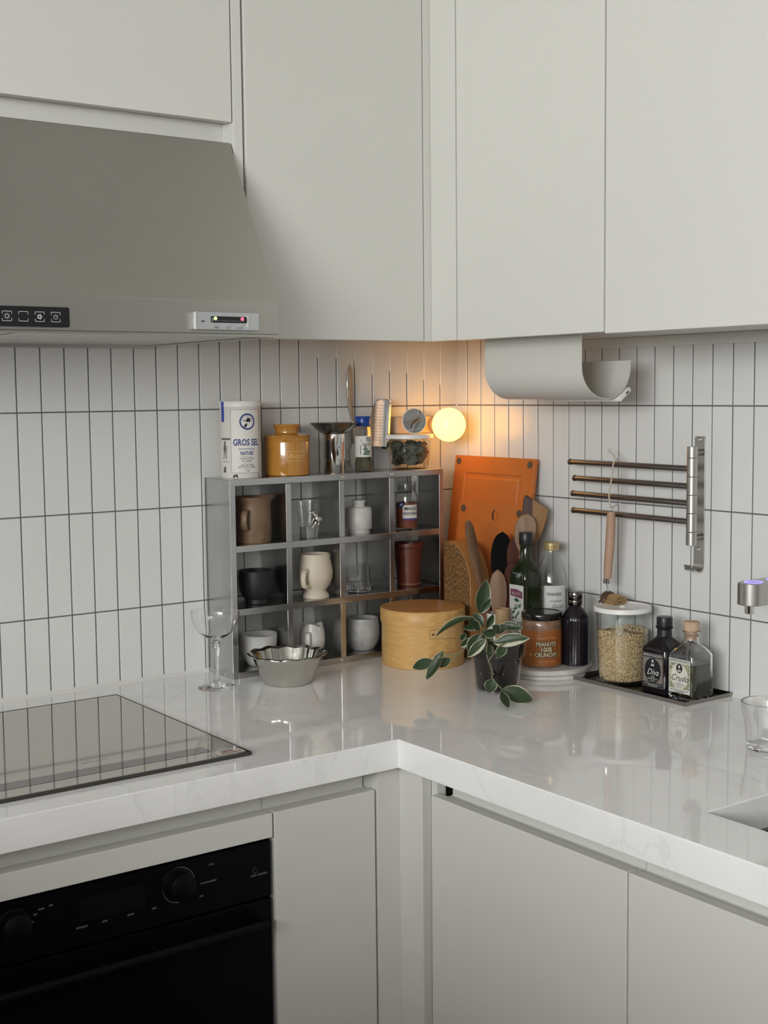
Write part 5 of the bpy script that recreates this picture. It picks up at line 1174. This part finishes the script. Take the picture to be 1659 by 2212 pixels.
STM = [[(-0.019, 0.0, 0.098), (-0.050, -0.030, 0.104), (-0.056, -0.036, 0.081), (-0.050, -0.044, 0.05), (-0.051, -0.046, 0.037), (-0.047, -0.068, 0.020)],
       [(-0.020, -0.001, 0.09), (-0.062, -0.001, 0.103), (-0.084, 0.014, 0.079), (-0.096, 0.034, 0.075), (-0.1, 0.044, 0.082)],
       [(-0.008, 0.016, 0.085), (-0.012, 0.022, 0.118), (-0.012, 0.038, 0.149)], [(-0.008, 0.010, 0.085), (-0.021, -0.009, 0.117), (0.013, 0.004, 0.124)],
       [(-0.096, 0.034, 0.075), (-0.117, 0.055, 0.064)], [(-0.084, 0.014, 0.079), (-0.088, 0.039, 0.060)], [(-0.012, 0.0, 0.085), (-0.025, 0.015, 0.125), (-0.040, 0.020, 0.144)],
       [(-0.010, 0.0, 0.085), (-0.030, -0.02, 0.112), (-0.034, -0.032, 0.100)], [(-0.012, 0.0, 0.085), (-0.045, -0.01, 0.122), (-0.055, -0.020, 0.116)],
       [(-0.005, 0.01, 0.085), (-0.003, 0.022, 0.105), (-0.002, 0.027, 0.118)], [(-0.056, -0.040, 0.070), (-0.040, -0.050, 0.095), (-0.021, -0.050, 0.101)], [(-0.047, -0.068, 0.020), (-0.060, -0.083, 0.020)]]
for q in STM: tube('stem', smoothp(q, 6) if len(q) > 2 else q, 0.0012, M_STEM, pt, 7)

# ------------------------------------------------------------------ towel rack, brush, paper holder
rk = thing('towel_rack', 'wall-mounted steel towel rack with four swing arms', 'rack', (0, 0, 0))
pl = prism_g([(y, z) for y, z in rrect(0.0255, 0.240, 0.004, 4, -0.7465, 0.3735)], 'x', -0.0032, -0.0008)
mk('back_plate', *bevel_g(*pl, 0.0005, 1, 50), M_STEEL, rk, 40)
hk = smoothp([(-0.0020, -0.7465, 0.258), (-0.0020, -0.7465, 0.245), (-0.006, -0.7465, 0.2365), (-0.016, -0.7465, 0.2335), (-0.026, -0.7460, 0.2375), (-0.0335, -0.7455, 0.246)], 5)
vh, fh = [], []
for q in hk: vh += [(q.x, q.y-0.0125+ (0.004 if q.x < -0.028 else 0), q.z), (q.x, q.y+0.0125-(0.004 if q.x < -0.028 else 0), q.z)]
n = len(hk)
vh2 = [(x-0.0015, y, z-0.0015) for x, y, z in vh]
k = len(vh)
F = [(2*i, 2*i+1, 2*i+3, 2*i+2) for i in range(n-1)]+[(k+2*i, k+2*i+2, k+2*i+3, k+2*i+1) for i in range(n-1)]
F += [(2*i, 2*i+2, k+2*i+2, k+2*i) for i in range(n-1)]+[(2*i+1, k+2*i+1, k+2*i+3, 2*i+3) for i in range(n-1)]+[(0, k, k+1, 1), (2*n-2, 2*n-1, k+2*n-1, k+2*n-2)]
mk('hook', vh+vh2, F, M_STEEL, rk, 50)
PY = -0.7600
segs = [0.2860, 0.3120, 0.3480, 0.3830, 0.4180, 0.4540, 0.4755]
for a, b in zip(segs, segs[1:]):
    o = lathe('tube_segment', [(0, a+0.0003), (0.0098, a+0.0003), (0.0102, a+0.0009), (0.0102, b-0.0009), (0.0098, b-0.0003), (0, b-0.0003)], M_STEEL, rk, 32, smooth=25); o.location = (-0.040, PY, 0)
for z in (0.299, 0.463):
    mk('standoff', *tube_g([(-0.0009, -0.7500, z), (-0.034, PY, z)], 0.0060, 16), M_NICKEL, rk, 50)
for z in (0.3700,): pass
for z in (0.4870, 0.2750):
    lathe('screw', [(0.0036, 0), (0.0036, 0.0006), (0.0026, 0.0014), (0, 0.0010)], M_CHROME, rk, 16).matrix_local = Matrix.Translation((-0.0032, -0.7465, z)) @ Matrix.Rotation(-pi/2, 4, 'Y')
for z, ye in ((0.4335, -0.430), (0.3998, -0.4435), (0.3672, -0.4385), (0.3318, -0.4405)):
    o = tube('swing_arm', [(-0.040, PY+0.009, z-0.0006), (-0.040, ye-0.0015, z+0.0006), (-0.040, ye, z+0.0006)], [0.0058, 0.0058, 0.0050], M_NICKEL, rk, 20)
    lathe('end_cap', [(0, 0), (0.0064, 0), (0.0066, 0.001), (0.0066, 0.004), (0.0060, 0.005), (0, 0.0054)], M_NICKEL, o, 20).matrix_local = Matrix.Translation((-0.040, ye-0.001, z+0.0006)) @ Matrix.Rotation(-pi/2, 4, 'X')

br = thing('dish_brush', 'wooden dish brush hanging from the rack by a cord loop', 'brush', (-0.0585, -0.5600, 0.160))
M_CORD = mat('cotton_cord', (0.50, 0.44, 0.36, 1), 0.9)
M_BEECH = mat('beech_handle', (0.42, 0.27, 0.19, 1), 0.55, noise=(60, (0.37, 0.23, 0.155, 1), 0.2, (1, 1, 0.2)))
hndl = smoothp([(0.000, -0.0060, 0.1790), (0.000, -0.0055, 0.150), (0.000, -0.0030, 0.110), (0.000, 0.0010, 0.070), (0.000, 0.0030, 0.0425)], 5)
tube('handle', hndl, [0.0078+0.0018*sin(pi*(i/20)**0.8) for i in range(21)], M_BEECH, br, 18)
mk('ferrule', *tube_g([(0, 0.0030, 0.0425), (0, 0.0035, 0.0320)], 0.0082, 18), M_CHROME, br, 50)
mk('wire_fork', *merge(tube_g([(0, 0.0035, 0.033), (0, 0.0022, 0.0225)], 0.0022, 8), tube_g([(0, 0.0022, 0.024), (0.003, 0.0055, 0.0160), (0.003, 0.0060, 0.010)], 0.0009, 8), tube_g([(0, 0.0022, 0.024), (-0.003, -0.0015, 0.0160), (-0.003, -0.0010, 0.010)], 0.0009, 8)), M_CHROME, br, 50)
hdm = Matrix.Translation((0.000, 0.0060, -0.004)) @ Matrix.Rotation(radians(8), 4, 'X') @ Matrix.Rotation(radians(90), 4, 'X')
hw = lathe('brush_head', [(0, -0.010), (0.012, -0.0085), (0.0195, -0.003), (0.0205, 0.002), (0.0205, 0.009), (0.0190, 0.0110), (0, 0.0112)], mat('dark_beech', (0.075, 0.038, 0.022, 1), 0.4), br, 36); hw.matrix_local = hdm
hoop = lathe('steel_hoop', [(0.0200, -0.0010), (0.0214, -0.0010), (0.0214, 0.0008), (0.0200, 0.0008)], M_CHROME, br, 36, closed=True); hoop.matrix_local = hdm
gs = []
for k in range(260):
    a = random.uniform(0, 2*pi); r = 0.0175*sqrt(random.random())
    p0 = Vector((r*cos(a), r*sin(a), 0.0105)); p1 = p0*1.12; p1.z = 0.0105+random.uniform(0.026, 0.033)
    gs.append(tube_g([tuple(p0), tuple(p1)], 0.0007, 4))
bs_ = mk('bristles', *merge(*gs), mat('straw_bristle', (0.40, 0.26, 0.12, 1), 0.8), br); bs_.matrix_local = hdm; bs_['kind'] = 'stuff'
mk('eye_screw', *tube_g([(0.0045*cos(t*pi/6), -0.0062, 0.1840+0.0045*sin(t*pi/6)) for t in range(13)], 0.0010, 8, False), M_CHROME, br, 60)
loop = smoothp([(-0.001, -0.0050, 0.1880), (-0.0040, -0.0040, 0.2150), (0.0060, -0.0030, 0.2550), (0.0090, -0.0030, 0.2755), (0.0185, -0.0035, 0.2840), (0.0285, -0.0045, 0.2755), (0.0280, -0.0060, 0.2550), (0.0280, -0.0072, 0.2120), (0.0230, -0.0074, 0.1960), (0.0120, -0.0074, 0.1915), (0.0015, -0.0072, 0.1880)], 6)
tube('cord_loop', loop, 0.0016, M_CORD, br, 8)
tube('cord_end', smoothp([(0.0175, -0.0035, 0.2805), (0.013, -0.0035, 0.288), (0.010, 0.003, 0.296), (0.008, 0.011, 0.303)], 5), [0.0022]*6+[0.0018]*5+[0.0022, 0.0026, 0.003, 0.0034, 0.0030], M_CORD, br, 8)

pq = thing('towel_holder', 'off-white sheet metal paper towel trough under the wall cabinet', 'paper holder', (0, 0, 0))
x0, x1 = -0.2505, -0.1200
xc = (x0+x1)/2; rr = (x1-x0)/2; zcb = 0.6285
prof = [(x0, 0.6895), (x0, 0.660), (x0, 0.640)]+[(xc-rr*cos(radians(a)), zcb-(0.0615)*sin(radians(a))) for a in range(8, 176, 8)]+[(x1, zcb), (x1, 0.640)]
t = 0.0016
inn = []
for i, q in enumerate(prof):
    a = Vector(prof[max(i-1, 0)]); b = Vector(prof[min(i+1, len(prof)-1)]); d_ = (b-a).normalized(); nrm = Vector((-d_.y, d_.x))
    inn.append((q[0]+nrm.x*t, q[1]+nrm.y*t))
prism('trough', prof+inn[::-1], 'y', -0.6760, -0.4000, mat('cream_sheet_metal', (0.60, 0.59, 0.545, 1), 0.45), pq, 0.0, 30)
box('mounting_flange', x0, x0+0.05, -0.676, -0.400, 0.6881, 0.6896, MATS['cream_sheet_metal'], pq)
lb = thing('light_bar', 'slim white rechargeable light bar under the paper towel trough', 'light bar', (-0.1400, -0.5750, 0.5763))
mB = Matrix.Rotation(radians(-36), 4, 'Y')
mk('bar', *xf(bevel_g(*box_g(-0.018, 0.018, -0.1060, 0.1060, -0.0052, 0.0030), 0.0012), mB), M_WHITEP, lb, 40)
mk('end_port', *xf(onplane(poly2(rrect(0.0085, 0.0032, 0.0015, 4, 0.006, -0.001)), (0, -0.1062, 0), (1, 0, 0), (0, 0, 1)), mB), M_BLACK, lb)
mk('light_strip', *xf(box_g(-0.014, 0.014, -0.100, 0.100, -0.0058, -0.0052), mB), mat('off_strip', (0.11, 0.11, 0.10, 1), 0.4), lb)
